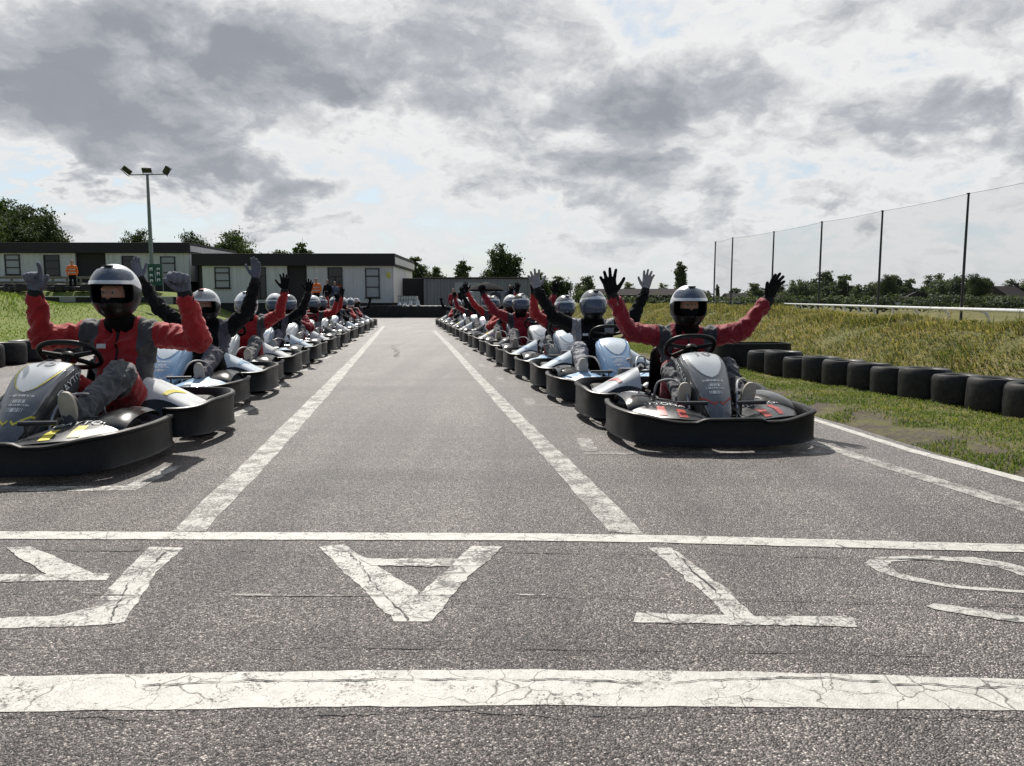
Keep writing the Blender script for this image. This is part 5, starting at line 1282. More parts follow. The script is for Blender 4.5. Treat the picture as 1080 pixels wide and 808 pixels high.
for i in range(16):
    y = 4.15 + .405 * i; x = 4.20 - .215 * (y - 6.4); x += .02 * nz(y, 0, 3)
    if x < 3.3: break
    s_ = (1.0, .96, 1.05, 1.0, .97, 1.03)[i % 6]
    put_tyre(x, y, H(x, y) - .02, i, TL, 'tyres along the right bank', .02, s_)
for i in range(6):     # the row goes on behind the leading driver
    y = 12.2 + .46 * i; x = 3.15 - .05 * i; put_tyre(x, y, H(x, y) - .02, i, 'black tyre in the row carrying on behind the dark belt block', 'tyres beyond the belt block', .02)
# belt-wrapped block
bt = MB(); o_ = []
for k in range(40):
    a = 2 * PI * k / 40; o_.append((.55 * math.copysign(abs(math.cos(a)) ** .45, math.cos(a)), .26 * math.copysign(abs(math.sin(a)) ** .6, math.sin(a))))
vs = [(x, y, z) for z in (0, .37) for x, y in o_] + [(x * .93, y * .9, .37) for x, y in o_] + [(x * .93, y * .9, .30) for x, y in o_]
fs = [(r_ * 40 + k, r_ * 40 + (k + 1) % 40, r_ * 40 + 40 + (k + 1) % 40, r_ * 40 + 40 + k) for r_ in range(3) for k in range(40)] + [tuple(range(120, 160))]
b = bt.add(vs, fs).build('tyre_block', M['belt'], loc=(3.42, 11.0, H(3.42, 11.0) - .02)); b.rotation_euler = (0, 0, rad(8)); tag(b, 'low black belt-wrapped barrier block at the end of the tyre row', 'barrier')
# left tyre wall, near the leading kart on the left
for i in range(15):
    y = 5.5 + .62 * i; x = -7.1 - .06 * i
    for lv in range(1): put_tyre(x + .02 * lv, y, .0 + .29 * lv, i + lv, 'black tyre stacked in the wall beside the lawn on the left', 'tyres in the left wall', .015, 1.3 if lv == 0 else 1.28).scale = (1.22, 1.22, 1.1)

# ------------------------------------------------------------------ white running rail behind the bank
rl = empty('running_rail', (8.3, 12.5, 0)); tag(rl, 'long white plastic running rail with curved posts behind the grass bank', 'railing')
r0, r1 = Vector((7.6, 10.6, .80)), Vector((15.5, 44, .83)); dv = (r1 - r0).normalized()
MB().tube([r0 + dv * q - Vector((8.3, 12.5, 0)) for q in np.linspace(0, (r1 - r0).length, 40)], .034, 10).build('top_rail', M['rail_white'], rl)
nv_ = Vector((dv.y, -dv.x, 0))
for k in range(14):
    q = r0 + dv * (1.6 + 2.35 * k) - Vector((8.3, 12.5, 0)); gz = H(q.x + 8.3, q.y + 12.5)
    MB().tube(interp_path([q + Vector((0, 0, 0)) - nv_ * .0, q + nv_ * .22 + Vector((0, 0, -.03)), q + nv_ * .36 + Vector((0, 0, -.18)), q + nv_ * .38 + Vector((0, 0, -.9))], 14), .03, 8).build('post', M['rail_white'], rl)
MB().tube([r0 + dv * q + nv_ * .38 + Vector((0, 0, -.32)) - Vector((8.3, 12.5, 0)) for q in np.linspace(0, (r1 - r0).length, 40)], .022, 8).build('lower_rail', M['rail_white'], rl)
# ------------------------------------------------------------------ tall netting posts
NP = [(22.6, 30, 6.15), (21.5, 37, 6.0), (20.8, 44, 6.0), (19.8, 50, 6.0), (19.1, 57, 6.0), (17.8, 63, 6.05), (17.2, 66, 5.95)]
for i, (x, y, h) in enumerate(NP):
    o = MB().tube([(0, 0, -.1), (0, 0, h * .6), (0.01, 0, h)], [.065, .06, .05], 10).lathe([(.0, h + .05), (.08, h + .03), (.08, h - .02)], 10).build('net_post', M['post_dark'], loc=(x, y, 0)); tag(o, 'tall slim dark post carrying the netting beyond the bank', 'post', 'netting posts')
vs = []; fs = []; cols = []
for i in range(len(NP) - 1):
    a, b_ = NP[i], NP[i + 1]
    for k in range(13 if i == len(NP) - 2 else 12):
        t = k / 12; sag = .05 * math.sin(t * PI); cols.append((a[0] + (b_[0] - a[0]) * t, a[1] + (b_[1] - a[1]) * t, a[2] + (b_[2] - a[2]) * t - sag))
nt_ = empty('safety_net', (NP[0][0], NP[0][1], 0)); tag(nt_, 'fine dark safety net hanging between the tall posts', 'net')
for k, (x, y, h) in enumerate(cols):
    for j in range(7): vs.append((x - NP[0][0], y - NP[0][1], .15 + (h - .15) * j / 6))
for k in range(len(cols) - 1):
    for j in range(6): fs.append((k * 7 + j, (k + 1) * 7 + j, (k + 1) * 7 + j + 1, k * 7 + j + 1))
MB().add(vs, fs).build('net_mesh', M['net'], nt_)
MB().tube([(x - NP[0][0], y - NP[0][1], h) for x, y, h in cols], .008, 5).build('head_rope', M['post_dark'], nt_)

# ------------------------------------------------------------------ buildings
def window(parent, x0, x1, z0, z1, y, pale=True, door=False):
    fr = MB(); w = x1 - x0; t = .06
    fr.box(((x0 + x1) / 2, y, z1 - t / 2), (w, .09, t)).box(((x0 + x1) / 2, y, z0 + t / 2), (w, .09, t))
    fr.box((x0 + t / 2, y, (z0 + z1) / 2), (t, .09, z1 - z0 - 2 * t)).box((x1 - t / 2, y, (z0 + z1) / 2), (t, .09, z1 - z0 - 2 * t))
    zt = z1 - (z1 - z0) * .27
    fr.box(((x0 + x1) / 2, y, zt), (w - 2 * t, .09, .07))
    if not door: fr.box(((x0 + x1) / 2, y, z0 + (z1 - z0) * .36), (w - 2 * t, .09, .06))
    else: fr.box(((x0 + x1) / 2, y, (z0 + zt) / 2), (.09, .09, zt - z0 - t))
    f = fr.build('door' if door else 'window', M['win_frame'], parent, smooth=False)
    MB().box(((x0 + x1) / 2, y + .02, (z0 + z1) / 2), (w - t, .02, z1 - z0 - t)).build('pane', M['glass_pale' if pale else 'glass_dark'], f, smooth=False)
    if not door: MB().box(((x0 + x1) / 2, y - .03, z0 - .03), (w + .1, .12, .05)).build('sill', M['win_frame'], f, smooth=False)
def cabin(name, label, X0, X1, Y, zg, zf, zt, depth, pales, wins, fasc, skew=0.0):
    """single-storey flat-roofed modular building facing -y; coordinates relative to its base at (X0,Y,zg)"""
    b = empty(name, (X0, Y, zg)); tag(b, label, 'building'); W = X1 - X0; b.rotation_euler = (0, 0, skew)
    h = zt - zg
    MB().box((W / 2, depth / 2 + .12, (zf - zg + h - fasc) / 2), (W, depth - .2, h - fasc - (zf - zg))).build('core_wall', M['recess'], b, smooth=False)
    for (a, c) in pales: MB().box(((a + c) / 2 - X0, .06, (zf - zg + h - fasc) / 2), (c - a, .14, h - fasc - (zf - zg))).build('wall', M['wall_pale'], b, smooth=False)
    MB().box((W + .06, depth / 2 + .1, (zf - zg + h - fasc) / 2 + .0), (.12, depth, h - fasc - (zf - zg) - .02)).build('end_wall', M['wall_pale'], b, smooth=False)
    rf = MB().box((W / 2, depth / 2, h - fasc / 2), (W + .5, depth + .5, fasc), .02).build('roof', M['fascia'], b, smooth=False)
    MB().box((W + .262, depth / 2, h - fasc / 2 - .05), (.03, depth + .3, fasc * .55)).build('end_fascia', M['wall_pale'], rf, smooth=False)
    MB().box((W / 2, depth / 2, (zf - zg) / 2 - .15), (W - .1, depth - .3, zf - zg + .3)).build('plinth', M['recess'], b, smooth=False)
    for (a, c, z0, z1, pale, door) in wins: window(b, a - X0, c - X0, z0 - zg, z1 - zg, -.035, pale, door)
    return b
Xp = lambda px, Y: (px - 540) / F * Y * (1.0 / cp) * 1.0
def X_(px, Y, py=300): return P(px, py, Y).x
def Z_(py, Y): return P(540, py, Y).z
Yc = 48.0
pal = [(X_(214, Yc), X_(303, Yc)), (X_(324, Yc), X_(413, Yc))]
wn = [(X_(227, Yc), X_(243, Yc), Z_(304, Yc), Z_(282, Yc), True, False), (X_(267, Yc), X_(281, Yc), Z_(316, Yc), Z_(282, Yc), False, True), (X_(346, Yc), X_(361.5, Yc), Z_(318, Yc), Z_(282, Yc), False, True), (X_(385.5, Yc), X_(400.5, Yc), Z_(314, Yc), Z_(283, Yc), True, False)]
cb = cabin('modular_building', 'long pale modular building with dark flat roof, right of the lamp mast', X_(209, Yc), X_(413, Yc), Yc, H(X_(300, Yc), Yc) - .2, Z_(319.5, Yc), Z_(267.5, Yc), 9.0, pal, wn, Z_(267.5, Yc) - Z_(280.5, Yc))
MB().box((X_(410, Yc) - X_(209, Yc), -.06, Z_(290, Yc) - cb.location.z), (.22, .14, .3), .02).build('alarm_box', M['yellow'], cb)
Yl = 50.0
pal = [(X_(-70, Yl), X_(81, Yl)), (X_(113, Yl), X_(200, Yl))]
wn = [(X_(-45, Yl), X_(-29, Yl), Z_(290, Yl), Z_(269, Yl), True, False), (X_(7, Yl), X_(23, Yl), Z_(290, Yl), Z_(268.5, Yl), True, False), (X_(48, Yl), X_(64.5, Yl), Z_(291, Yl), Z_(269, Yl), False, False), (X_(130, Yl), X_(143, Yl), Z_(290, Yl), Z_(270, Yl), False, False), (X_(170.5, Yl), X_(186, Yl), Z_(297, Yl), Z_(270.5, Yl), True, False)]
lb = cabin('modular_building', 'pale modular building with dark flat roof on raised ground behind the lawn', X_(-80, Yl), X_(199, Yl), Yl, H(X_(60, Yl), Yl) - .1, Z_(297, Yl), Z_(256, Yl), 8.0, pal, wn, Z_(256, Yl) - Z_(267, Yl))
# dark link roof between the two buildings
lk = empty('link_corridor', (X_(203, 51), 51, 1.0)); tag(lk, 'dark sloping-roofed corridor joining the two pale buildings', 'corridor')
MB().box((.6, 1.5, 1.2), (1.6, 2.5, 2.6)).build('wall', M['recess'], lk, smooth=False); MB().box((.6, 1.4, 2.62), (2.0, 3.0, .18), rot=Matrix.Rotation(rad(6), 3, 'Y')).build('roof', M['fascia'], lk, smooth=False)
# timber rail on the deck in front of the left building
fn = empty('timber_railing', (X_(-60, 47.5), 47.5, H(X_(20, 47.5), 47.5))); tag(fn, 'weathered timber post and rail fence in front of the left building', 'fence')
W_ = X_(100, 47.5) - X_(-60, 47.5); zt_ = Z_(292, 47.5) - fn.location.z
for k in range(12): MB().box((W_ * k / 11, 0, zt_ / 2 - .1), (.10, .10, zt_ + .2), .01).build('post', M['timber'], fn)
for zz_ in (zt_ - .05, zt_ - .42, zt_ - .78): MB().box((W_ / 2, -.07, zz_), (W_, .04, .14), .008).build('rail', M['timber'], fn)
# steel container block
Yk = 51.0
ct = empty('container', (X_(447, Yk), Yk, 0)); tag(ct, 'long grey corrugated steel container with a pale shutter behind the right row', 'container'); Wc = X_(566, Yk) - X_(447, Yk); hc_ = Z_(294, Yk)
MB().box((Wc / 2, 1.25, hc_ / 2), (Wc, 2.4, hc_), .02).build('body', M['container'], ct, smooth=False)
MB().box((Wc / 2, 1.25, hc_ + .05), (Wc + .15, 2.6, .10), .02).build('roof', M['fascia'], ct, smooth=False)
MB().box((X_(493, Yk) - X_(447, Yk), .02, 1.15), (1.7, .05, 2.1), .01).build('shutter', M['container_door'], ct, smooth=False)
for q in (0.06, Wc - .06): MB().box((q, .03, hc_ / 2), (.14, .10, hc_), .01).build('corner_post', M['container'], ct, smooth=False)
sh_ = MB().box((0, 0, 1.2), (1.9, 2.0, 2.4), .03).build('dark_shed', M['recess'], loc=(X_(436, 53), 53, .1)); tag(sh_, 'dark timber shed between the pale building and the grey container', 'shed')
# caged tote
tt = empty('bulk_tote', (X_(430.5, 47.5), 47.5, .15)); tag(tt, 'white plastic liquid tote in a wire cage beside the building end', 'tote')
MB().box((0, 0, .65), (1.08, 1.0, .95), .06).build('tank', M['tote'], tt); MB().box((0, 0, .08), (1.15, 1.1, .14), .01).build('pallet', M['timber'], tt)
mb = MB()
for k in range(8): mb.tube([(-.56 + .16 * k, -.53, .15), (-.56 + .16 * k, -.53, 1.15)], .015, 6)
for k in range(5): mb.tube([(-.57, -.54, .2 + .23 * k), (.57, -.54, .2 + .23 * k)], .015, 6)
mb.build('cage', M['galv'], tt)
# end barrier: tyres under a black belt
eb = MB(); n_ = 30; ya, yb = 46.2, 45.2
xa, xb = X_(372, 46), X_(470, 45.4)
grid = []
for i in range(n_ + 1):
    t = i / n_; x = xa + (xb - xa) * t; y = ya + (yb - ya) * t + .05 * math.sin(t * 60)
    grid.append([(x, y, .0), (x, y - .02, .35), (x, y, .68 + .02 * math.sin(t * 90)), (x, y + .35, .72), (x, y + .7, .66), (x, y + .72, 0)])
o = eb.sheet(grid, .03).build('end_barrier', M['belt']); tag(o, 'long low black belt barrier across the far end of the track', 'barrier')
for px, hh in ((421, .2), (433, .3), (441, .34), (427, .16)):
    x = X_(px, 46); yy_ = ya + (yb - ya) * (x - xa) / (xb - xa) + .3
    mb = MB().lathe([(.0, 0), (.13, 0), (.14, .03), (.11, .05), (.09, hh * .6), (.05, hh), (0, hh)], 14); o = mb.build('marker_cone', M['white'], loc=(x, yy_, .71)); tag(o, 'small white marker cone on top of the far black barrier', 'cone', 'marker cones on the barrier')
# black and white kerb wall with loose tyres, top of the lawn
kw = empty('kerb_wall', (X_(0, 43.4), 43.4, H(X_(40, 43.0), 43.0))); tag(kw, 'low black and white banded wall along the top of the lawn', 'wall')
Wk = X_(200, 43.4) - X_(-40, 43.4); zb_ = kw.location.z
nb = 14
for k in range(nb):
    x0 = X_(-40, 43.4) - kw.location.x + Wk * k / nb
    MB().box((x0 + Wk / nb / 2, 0, .16), (Wk / nb - .01, .25, .42), .02).build('block', M['belt' if k % 3 else 'render'], kw)
MB().box((X_(-40, 43.4) - kw.location.x + Wk / 2, 0, .385), (Wk, .30, .04), .01).build('coping', M['tote'], kw)
for px in (2, 9, 16, 24, 56, 63, 70, 86, 93, 101, 118, 126, 150, 190):
    x = X_(px, 44.2); o = put_tyre(x, 44.2 + .2 * math.sin(px), H(x, 44.2) - .02, px, 'old black tyre lying loose behind the banded kerb wall', 'loose tyres behind the kerb wall', .05); o.scale = (1.45, 1.45, .85 + .5 * (px % 3 == 0))
# floodlight mast
Ym = 46.0; zm = H(X_(160, Ym), Ym); fm = empty('floodlight_mast', (X_(161, Ym), Ym, zm)); tag(fm, 'tall slim steel mast with three dark floodlights', 'mast'); hm_ = Z_(184.5, Ym) - zm
MB().tube([(0, 0, -.1), (0, 0, hm_ * .5), (0, 0, hm_)], [.13, .11, .075], 12).build('pole', M['galv'], fm)
MB().tube([(-1.0, -.02, hm_), (1.0, -.02, hm_ + .04)], .035, 8).build('cross_arm', M['galv'], fm)
for x, rz_, ry in ((-1.15, .6, rad(38)), (0, 0, 0), (1.15, -.6, rad(-42))):
    R = Matrix.Rotation(rz_, 3, 'Z') @ Matrix.Rotation(ry, 3, 'Y') @ Matrix.Rotation(rad(28), 3, 'X')
    fl = MB().box((0, 0, 0), (.54, .13, .30), .04, R).build('floodlight', M['lamp_black'], fm); fl.location = (x, -.05, hm_ + .26)
    lens = MB().box(R @ Vector((0, -.07, 0)), (.46, .012, .22), .003, R).build('lens', M['glass_dark'], fl)
    MB().tube([R @ Vector((-.3, .03, -.2)), (0, .05, -.30), R @ Vector((.3, .03, -.2))], .025, 6).build('bracket', M['lamp_black'], fl)
# green banners
bn = empty('banner', (X_(157, 45), 45, H(X_(164, 45), 45))); tag(bn, 'green twin banner with pale vertical lettering at the foot of the mast', 'banner')
bw = X_(172, 45) - X_(157, 45); bz0, bz1 = .35, Z_(278.5, 45) - bn.location.z
for k in range(2):
    x0 = bw * k / 2
    cl = MB().sheet([[(x0 + bw / 2 * .94 * i / 6, .03 * math.sin(i * 1.4 + j * .5), bz0 + (bz1 - bz0) * j / 12) for j in range(13)] for i in range(7)], .012).build('cloth', M['green_cloth'], bn)
    mb = MB(); zz_ = bz1 - .25; r_ = random.Random(k)
    while zz_ > bz0 + .3:
        q = r_.uniform(.16, .26); mb.box((x0 + bw * .235 + r_.uniform(-.02, .02), -.06, zz_), (bw * .22, .006, q * .35)).box((x0 + bw * .16, -.06, zz_ - q * .4), (.05, .006, q * .42)).box((x0 + bw * .31, -.06, zz_ - q * .38), (.05, .006, q * .36)); zz_ -= q * 1.5
    mb.build('pale_print', M['white_vinyl'], cl, smooth=False)
for x in (-.02, bw): MB().tube([(x, 0, 0), (x, 0, bz1 + .05)], .03, 8).build('post', M['galv'], bn)
# thin pale pole in the far field
o = MB().tube([(0, 0, 0), (0, 0, 2.9)], [.06, .05], 8).build('marker_pole', M['galv'], loc=(X_(602, 75), 75, 0)); tag(o, 'thin pale pole standing before the trees beyond the bank', 'pole')

# ------------------------------------------------------------------ people standing about
def stander(x, y, z, rz, clothes, label, legs='dark_cloth', hat=None, arms=(0.05, 0.08), h=1.75, vest=False):
    s = h / 1.75; mb = MB()
    def sol(r):
        mb = MB(); mb.cone((-.06, 0, .95), .125 * r, (.06, 0, .95), .125 * r).cone((-.06, 0, 1.12), .12 * r, (.06, 0, 1.12), .12 * r).cone((-.10, 0, 1.30), .105 * r, (.10, 0, 1.30), .105 * r).cone((-.15, 0, 1.40), .065 * r, (.15, 0, 1.40), .065 * r).cone((0, 0, 1.40), .07 * r, (0, 0, 1.50), .055 * r)
        for q, a in ((1, arms[0]), (-1, arms[1])):
            mb.cone((q * .19, 0, 1.39), .065 * r, (q * (.25 + a * .3), -.02, 1.12), .05 * r).cone((q * (.25 + a * .3), -.02, 1.12), .05 * r, (q * .22, -.08 - a, .90), .038 * r)
        return mb
    def leg(r):
        mb = MB(); mb.cone((-.06, 0, .93), .12 * r, (.06, 0, .93), .12 * r)
        for q in (1, -1): mb.cone((q * .09, 0, .90), .10 * r, (q * .11, -.01, .50), .07 * r).cone((q * .11, -.01, .50), .07 * r, (q * .12, .02, .09), .05 * r)
        return mb
    bd = sol(.8); l2 = leg(.8); bd.add(l2.v, l2.f); bd.cone((0, 0, 1.45), .052, (0, 0, 1.55), .052).ball((0, -.01, 1.64), (.075, .095, .115)).cone((0, -.10, 1.65), .012, (0, -.118, 1.62), .014)
    for q in (1, -1): bd.cone((q * .22, -.08 - arms[0], .90), .03, (q * .21, -.11, .80), .034).cone((q * .12, .02, .06), .045, (q * .13, -.12, .04), .04)
    b = remesh(bd, .022, 3, 0, name='person'); b.materials.append(M['skin'])
    p = link(bpy.data.objects.new('person', b)); tag(p, label, 'person'); p.location = (x, y, z); p.rotation_euler = (0, 0, rz); p.scale = (s,) * 3
    t = remesh(sol(1.0), .024, 3, .008, name='jacket'); t.materials.append(M[clothes]); link(bpy.data.objects.new('jacket', t), p)
    t = remesh(leg(1.0), .024, 3, .008, name='trousers'); t.materials.append(M[legs]); link(bpy.data.objects.new('trousers', t), p)
    MB().cone((.12, .03, .05), .055, (.13, -.13, .045), .048).cone((-.12, .03, .05), .055, (-.13, -.13, .045), .048).build('shoes', M['shoe_up'], p)
    hmb = MB()
    hb = MB().ball((0, .012, 1.67), (.085, .102, .10)); me = hb.mesh('hair', M[hat or 'hair']); bm = bmesh.new(); bm.from_mesh(me); bmesh.ops.delete(bm, geom=[f for f in bm.faces if f.calc_center_median().y < -.03 and f.calc_center_median().z < 1.70 or f.calc_center_median().z < 1.60], context='FACES'); bm.to_mesh(me); bm.free()
    link(bpy.data.objects.new('hat' if hat else 'hair', me), p)
    if vest:
        for zz_ in (1.05, 1.22): MB().lathe([(.185, zz_ - .03), (.187, zz_ + .03)], 24, Matrix.Diagonal((1.03, .72, 1, 1))).build('reflective_band', M['pale_cloth'], p)
    return p
x = X_(77, 44.6); stander(x, 44.6, H(x, 44.6), rad(25), 'hivis', 'marshal in orange high visibility jacket standing behind the lawn', vest=True)
x = X_(333.5, 45); stander(x, 45, .55, rad(10), 'hivis', 'marshal in orange high visibility jacket by the pale building, behind the left row', vest=True, h=1.72)
x = X_(345.5, 45.2); stander(x, 45.2, .45, rad(-20), 'dark_cloth', 'person in dark clothes standing beside the orange marshal by the pale building')
x = X_(353, 45.4); stander(x, 45.4, .35, rad(30), 'blue_cloth', 'person in slate blue jacket by the dark doorway of the pale building')
x = X_(487.5, 44); stander(x, 44, 0, rad(15), 'dark_cloth', 'person in dark top before the pale container shutter', h=1.75)
x = X_(494.5, 45); stander(x, 45, 0.05, rad(-15), 'pale_cloth', 'person in white top before the pale container shutter', h=1.78)
x = X_(478, 40); stander(x, 40, 0, rad(5), 'suit_crimson', 'person in dark red overalls behind the far end of the right row', h=1.6)
x = X_(523, 44); stander(x, 44, .0, rad(10), 'blue_cloth', 'person in slate jacket in front of the grey container, middle', h=1.8)
x = X_(538, 43.5); stander(x, 43.5, .0, rad(-10), 'blue_cloth', 'person in slate jacket in front of the grey container, nearest its right end', h=1.85)
# dark parasol by the container
pr = empty('parasol', (X_(513, 43), 43, 0)); tag(pr, 'dark open parasol standing in front of the grey container', 'parasol'); hz_ = Z_(297.5, 43)
vs = [(0, 0, hz_ + .02)]; fs = []
for r_, z_ in ((.35, -.08), (.75, -.24), (.95, -.42), (.93, -.5)):
    for k in range(16): a = 2 * PI * k / 16; rr = r_ * (1 + .04 * (k % 2)); vs.append((rr * math.cos(a), rr * math.sin(a), hz_ + z_))
for k in range(16): fs.append((0, 1 + k, 1 + (k + 1) % 16))
for i in range(3):
    for k in range(16): k2 = (k + 1) % 16; fs.append((1 + i * 16 + k, 1 + i * 16 + k2, 1 + i * 16 + 16 + k2, 1 + i * 16 + 16 + k))
MB().add(vs, fs).build('canopy', M['dark_cloth'], pr); MB().tube([(0, 0, 0), (0, 0, hz_)], .025, 8).build('pole', M['post_dark'], pr); MB().lathe([(0, 0), (.25, 0), (.25, .08), (.05, .12), (0, .12)], 16).build('base', M['rubber'], pr)

# ------------------------------------------------------------------ trees
def crown_mesh(name, mat, lobes, nleaf, leaf, seed, flat=0.75):
    """leaf faces gathered in clumps through a set of lobes (cx,cy,cz,rx,ry,rz); gaps stay between clumps"""
    r = np.random.default_rng(seed); vol = np.array([l[3] * l[4] * l[5] for l in lobes]); cnt = np.maximum(1, (nleaf * vol / vol.sum()).astype(int)); allp = []; alln = []
    for l, n in zip(lobes, cnt):
        ncl = max(6, n // 42)
        d = r.normal(size=(ncl, 3)); d /= np.linalg.norm(d, axis=1)[:, None]; rad_ = r.uniform(.35, 1.0, ncl) ** .55; cc = d * rad_[:, None]
        cc[:, 2] = np.where(cc[:, 2] < -.55, cc[:, 2] * .6, cc[:, 2])
        own = r.integers(0, ncl, n); sz = r.uniform(.16, .34, ncl)
        q = cc[own] + r.normal(size=(n, 3)) * sz[own][:, None] * np.array([1, 1, .62]); p = q * np.array(l[3:6]) + np.array(l[:3]); allp.append(p)
        nn = d[own] * .7 + r.normal(size=(n, 3)) * .6 + np.array([0, 0, .35]); alln.append(nn / np.linalg.norm(nn, axis=1)[:, None])
    p = np.concatenate(allp); nn = np.concatenate(alln); n = len(p)
    a = r.normal(size=(n, 3)); u = np.cross(nn, a); u /= np.linalg.norm(u, axis=1)[:, None]; v = np.cross(nn, u); s = (leaf * r.uniform(.6, 1.35, n))[:, None]
    V = np.stack([p - u * s, p - v * s * flat, p + u * s, p + v * s * flat], 1).reshape(-1, 3)
    me = bpy.data.meshes.new(name); me.vertices.add(n * 4); me.vertices.foreach_set('co', V.reshape(-1)); me.loops.add(n * 4); me.loops.foreach_set('vertex_index', np.arange(n * 4)); me.polygons.add(n); me.polygons.foreach_set('loop_start', np.arange(n) * 4)
    me.update(calc_edges=True); me.validate(); me.materials.append(mat); return me
def trunk_mesh(h, r, lobes, seed, fork=.45):
    rr = random.Random(seed); mb = MB(); top = Vector((rr.uniform(-.1, .1) * h * .3, 0, h * fork))
    mb.tube([(0, 0, -.3), (0, 0, h * .1), top * .6, top], [r * 1.5, r * 1.05, r * .9, r * .75], 9)
    for l in lobes[:9]:
        c = Vector(l[:3]); m = top.lerp(c, .5) + Vector((rr.uniform(-.1, .1) * h, rr.uniform(-.1, .1) * h, -.02 * h)); mb.tube([top, m, c, c + (c - top) * .25], [r * .6, r * .42, r * .22, r * .08], 6)
    return mb.mesh('trunk', M['bark'])
def lobes_round(h, w, n, seed, base=.3, top=.98, cone=0.0):
    rr = random.Random(seed); L = []
    for k in range(n):
        t = (k + .5) / n; z = h * (base + (top - base) * t); env = math.sin(PI * (.12 + .80 * t)) ** .7 * (1 - cone * t); a = rr.uniform(0, 2 * PI); d = w / 2 * env * rr.uniform(.25, .72); s = w * rr.uniform(.17, .30) * (.55 + .45 * env)
        L.append((d * math.cos(a), d * math.sin(a), z - s * .3, s, s, s * rr.uniform(.65, .95)))
    L.append((0, 0, h * (base + top) / 2, w * .27, w * .27, h * (top - base) * .34)); return L
KIND = {}
def tree_kind(key, h, w, n, mat, leaf, nl, seed, **kw):
    L = lobes_round(h, w, n, seed, **kw); KIND[key] = (h, crown_mesh('crown', M[mat], L, nl, leaf, seed), trunk_mesh(h, h * .022, L, seed))
tree_kind('oak_a', 12, 13, 18, 'leaf_dark', .20, 20000, 1, base=.15); tree_kind('oak_b', 12, 12, 16, 'leaf_dark', .20, 18000, 2, base=.15); tree_kind('ash', 11, 10.5, 15, 'leaf_mid', .19, 16000, 3, base=.16)
tree_kind('yard', 6.4, 5.0, 14, 'leaf_dark', .11, 13000, 4, base=.32); tree_kind('light', 6.5, 5.2, 13, 'leaf_mid', .13, 9500, 5, base=.2); tree_kind('slim', 6.5, 3.0, 9, 'leaf_mid', .13, 3600, 6, base=.42)
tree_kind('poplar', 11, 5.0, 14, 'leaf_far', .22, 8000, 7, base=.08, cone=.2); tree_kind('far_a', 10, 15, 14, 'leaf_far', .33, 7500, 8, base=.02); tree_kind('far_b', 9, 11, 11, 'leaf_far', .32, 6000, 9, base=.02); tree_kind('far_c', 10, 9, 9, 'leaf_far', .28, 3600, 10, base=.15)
tree_kind('bush', 3, 5.5, 9, 'leaf_mid', .10, 6000, 11, base=.0, top=.95)
def tree(kind, px, ptop, Y, label, group=None, zb=0.0, rz=0.0, wide=1.0, cat='tree', name='tree'):
    h, cm, tm = KIND[kind]; top = Z_(ptop, Y); s = (top - zb) / h / .97
    t = empty(name, (X_(px, Y), Y, zb), rz); t.scale = (s * wide, s * wide, s); tag(t, label, cat, group)
    link(bpy.data.objects.new('crown', cm), t); link(bpy.data.objects.new('trunk', tm), t)
GW = 'trees of the dark wood behind the left building'
for k, (kd, px, pt, Y, w) in enumerate([('oak_a', -32, 216, 112, 1.1), ('oak_b', 6, 214, 108, 1.0), ('oak_a', 34, 221, 104, .9), ('oak_b', 55, 230, 100, .75), ('oak_a', 22, 232, 98, .8), ('ash', -8, 236, 94, .7), ('oak_b', -90, 218, 106, 1.1), ('oak_a', -170, 222, 118, 1.0), ('ash', -250, 236, 100, 1.0), ('oak_b', -340, 228, 112, 1.1)]): tree(kd, px, pt, Y, 'dark dense broadleaf tree in the wood behind the left building', GW, 3.0, k * 1.9, w)
tree('oak_b', 149, 246, 100, 'rounded dark treetop showing above the left building roof beside the mast', None, 1.0, 0.5, .55)
tree('oak_a', 206, 247, 110, 'rounded dark treetop above the gap between the pale buildings', None, 1.0, 1.0, .5)
tree('ash', 238, 248, 108, 'broad green tree rising behind the central pale building roof', None, 1.0, 2.0, .85); tree('ash', 256, 254, 112, 'lower green tree behind the roof, beside the broad green one', None, 1.0, 4.0, .7)
tree('slim', 316, 256, 75, 'thin pale shrub-like sapling above the central building roof', None, 0, .4, .8); tree('light', 296, 265, 80, 'low tree just showing over the central building roof', None, 0, 1.4)
tree('light', 441, 272, 78, 'loose green tree rising behind the container beside the building end', None, 0, 2.2, 1.0); tree('light', 458, 282, 76, 'smaller green tree touching the loose one behind the container', None, 0, .6, .8)
tree('slim', 486, 275, 80, 'slender tree with a bare stem behind the grey container', None, 0, 0, .9)
tree('yard', 530, 262, 62, 'dark compact round tree standing above the grey container', None, 0, 1.1, .78)
tree('light', 572, 288, 72, 'bright green tree at the right end of the grey container', None, 0, 3.0, .9); tree('light', 586, 292, 80, 'mid green tree behind the bank beside the container end', None, 0, 5.0, 1.1)
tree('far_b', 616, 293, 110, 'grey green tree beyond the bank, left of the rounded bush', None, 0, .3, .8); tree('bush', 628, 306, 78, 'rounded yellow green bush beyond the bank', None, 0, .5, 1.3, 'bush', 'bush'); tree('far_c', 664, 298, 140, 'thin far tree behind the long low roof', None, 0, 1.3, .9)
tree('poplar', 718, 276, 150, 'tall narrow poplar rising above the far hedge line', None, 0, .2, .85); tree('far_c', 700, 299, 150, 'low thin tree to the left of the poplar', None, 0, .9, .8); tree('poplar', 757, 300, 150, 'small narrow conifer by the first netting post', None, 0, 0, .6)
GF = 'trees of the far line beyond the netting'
rr = random.Random(5); X0 = 735
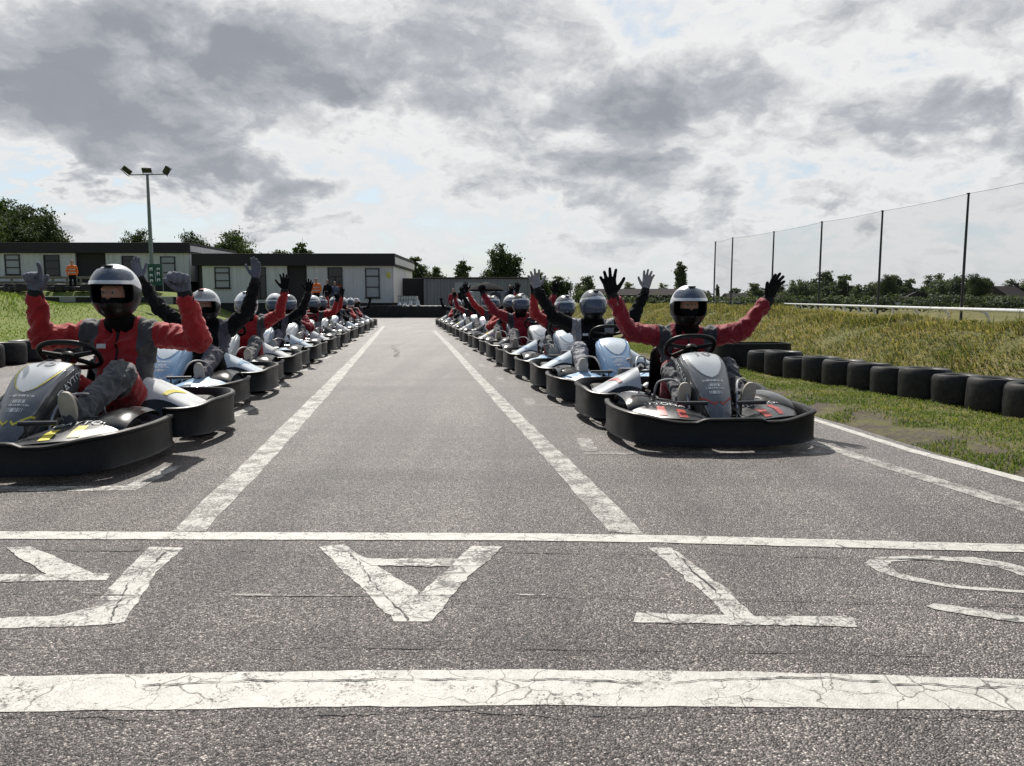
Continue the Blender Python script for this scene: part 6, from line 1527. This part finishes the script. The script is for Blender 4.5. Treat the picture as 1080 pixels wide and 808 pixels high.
for k, (px, pt) in enumerate([(742, 307), (775, 305), (800, 300), (822, 297), (846, 296), (866, 288), (884, 292), (905, 300), (922, 298), (944, 292), (955, 296), (985, 289), (1003, 292), (1018, 296), (1040, 295), (1066, 295), (1090, 294), (1120, 296), (1150, 298), (730, 306), (690, 308), (650, 305), (835, 303), (900, 303), (970, 303), (1055, 305)]):
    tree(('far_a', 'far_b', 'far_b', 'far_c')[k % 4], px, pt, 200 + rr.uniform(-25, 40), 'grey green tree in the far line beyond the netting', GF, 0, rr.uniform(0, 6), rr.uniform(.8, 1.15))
tree('oak_b', 936, 291, 135, 'dark rounded tree before the far line, behind the second netting post from the right', None, 0, 2.7, .6)
tree('oak_a', 1030, 290, 120, 'large dark tree standing out of the far line behind the seed grass', None, 0, .7, .62)
# clipped hedge closing the far field
L = [(x, rr.uniform(-.3, .3), .75, 2.4, .8, rr.uniform(.55, .95)) for x in np.arange(-30, 60, 1.7)]
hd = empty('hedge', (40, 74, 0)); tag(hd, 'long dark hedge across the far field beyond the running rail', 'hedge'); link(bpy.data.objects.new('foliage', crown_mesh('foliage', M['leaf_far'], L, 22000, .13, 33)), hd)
# far houses and the long low roof
def house(px, Y, w, d, hw, hr, label, roofm='tiles', rz=0.0):
    b = empty('house', (X_(px, Y), Y, 0), rz); tag(b, label, 'house')
    MB().box((0, 0, hw / 2), (w, d, hw)).build('wall', M['wall_pale'], b, smooth=False)
    o = .4; rf = MB().add([(-w / 2 - o, -d / 2 - o, hw - .1), (w / 2 + o, -d / 2 - o, hw - .1), (w / 2 + o, d / 2 + o, hw - .1), (-w / 2 - o, d / 2 + o, hw - .1), (-w / 2 - o, 0, hw + hr), (w / 2 + o, 0, hw + hr)], [(0, 1, 5, 4), (2, 3, 4, 5), (1, 2, 5), (3, 0, 4), (3, 2, 1, 0)]).build('roof', M[roofm], b, smooth=False)
    MB().box((w * .28, 0, hw + hr), (.7, .7, 1.3)).build('chimney', M['tiles'], rf, smooth=False)
    for q in (-.3, .05, .32): MB().box((w * q, -d / 2 - .02, hw * .6), (1.1, .08, 1.2)).build('window', M['glass_dark'], b, smooth=False)
house(1064, 175, 8, 7, 2.2, 2.2, 'pale house with a grey roof half hidden by far trees on the right', rz=.3); house(938, 190, 6, 6, 1.8, 2.2, 'far house with a pale gable among the trees beyond the netting', rz=1.0); house(966, 195, 6, 6, 1.6, 1.8, 'small far house showing its roof between trees', rz=1.2)
house(795, 215, 16, 8, 1.6, 1.6, 'far low house with a long roof beyond the raised glove', rz=.1)
lr = empty('stable_block', (X_(676, 120), 120, 0)); tag(lr, 'long low dark-roofed stable block beyond the bank', 'building')
MB().box((0, 0, 1.0), (16, 6, 2.0)).build('wall', M['recess'], lr, smooth=False); MB().add([(-8.4, -3.4, 1.9), (8.4, -3.4, 1.9), (8.4, 3.4, 1.9), (-8.4, 3.4, 1.9), (-8.4, 0, 2.9), (8.4, 0, 2.9)], [(0, 1, 5, 4), (2, 3, 4, 5), (1, 2, 5), (3, 0, 4), (3, 2, 1, 0)]).build('roof', M['tiles'], lr, smooth=False)

# ------------------------------------------------------------------ render settings
S.view_settings.view_transform = 'Standard'; S.view_settings.look = 'None'; S.view_settings.exposure = 0.33; S.view_settings.gamma = 1.0; S.view_settings.use_curve_mapping = False
S.render.engine = 'CYCLES'; S.cycles.use_denoising = True; S.cycles.max_bounces = 6; S.cycles.transparent_max_bounces = 12; S.cycles.sample_clamp_indirect = 4.0
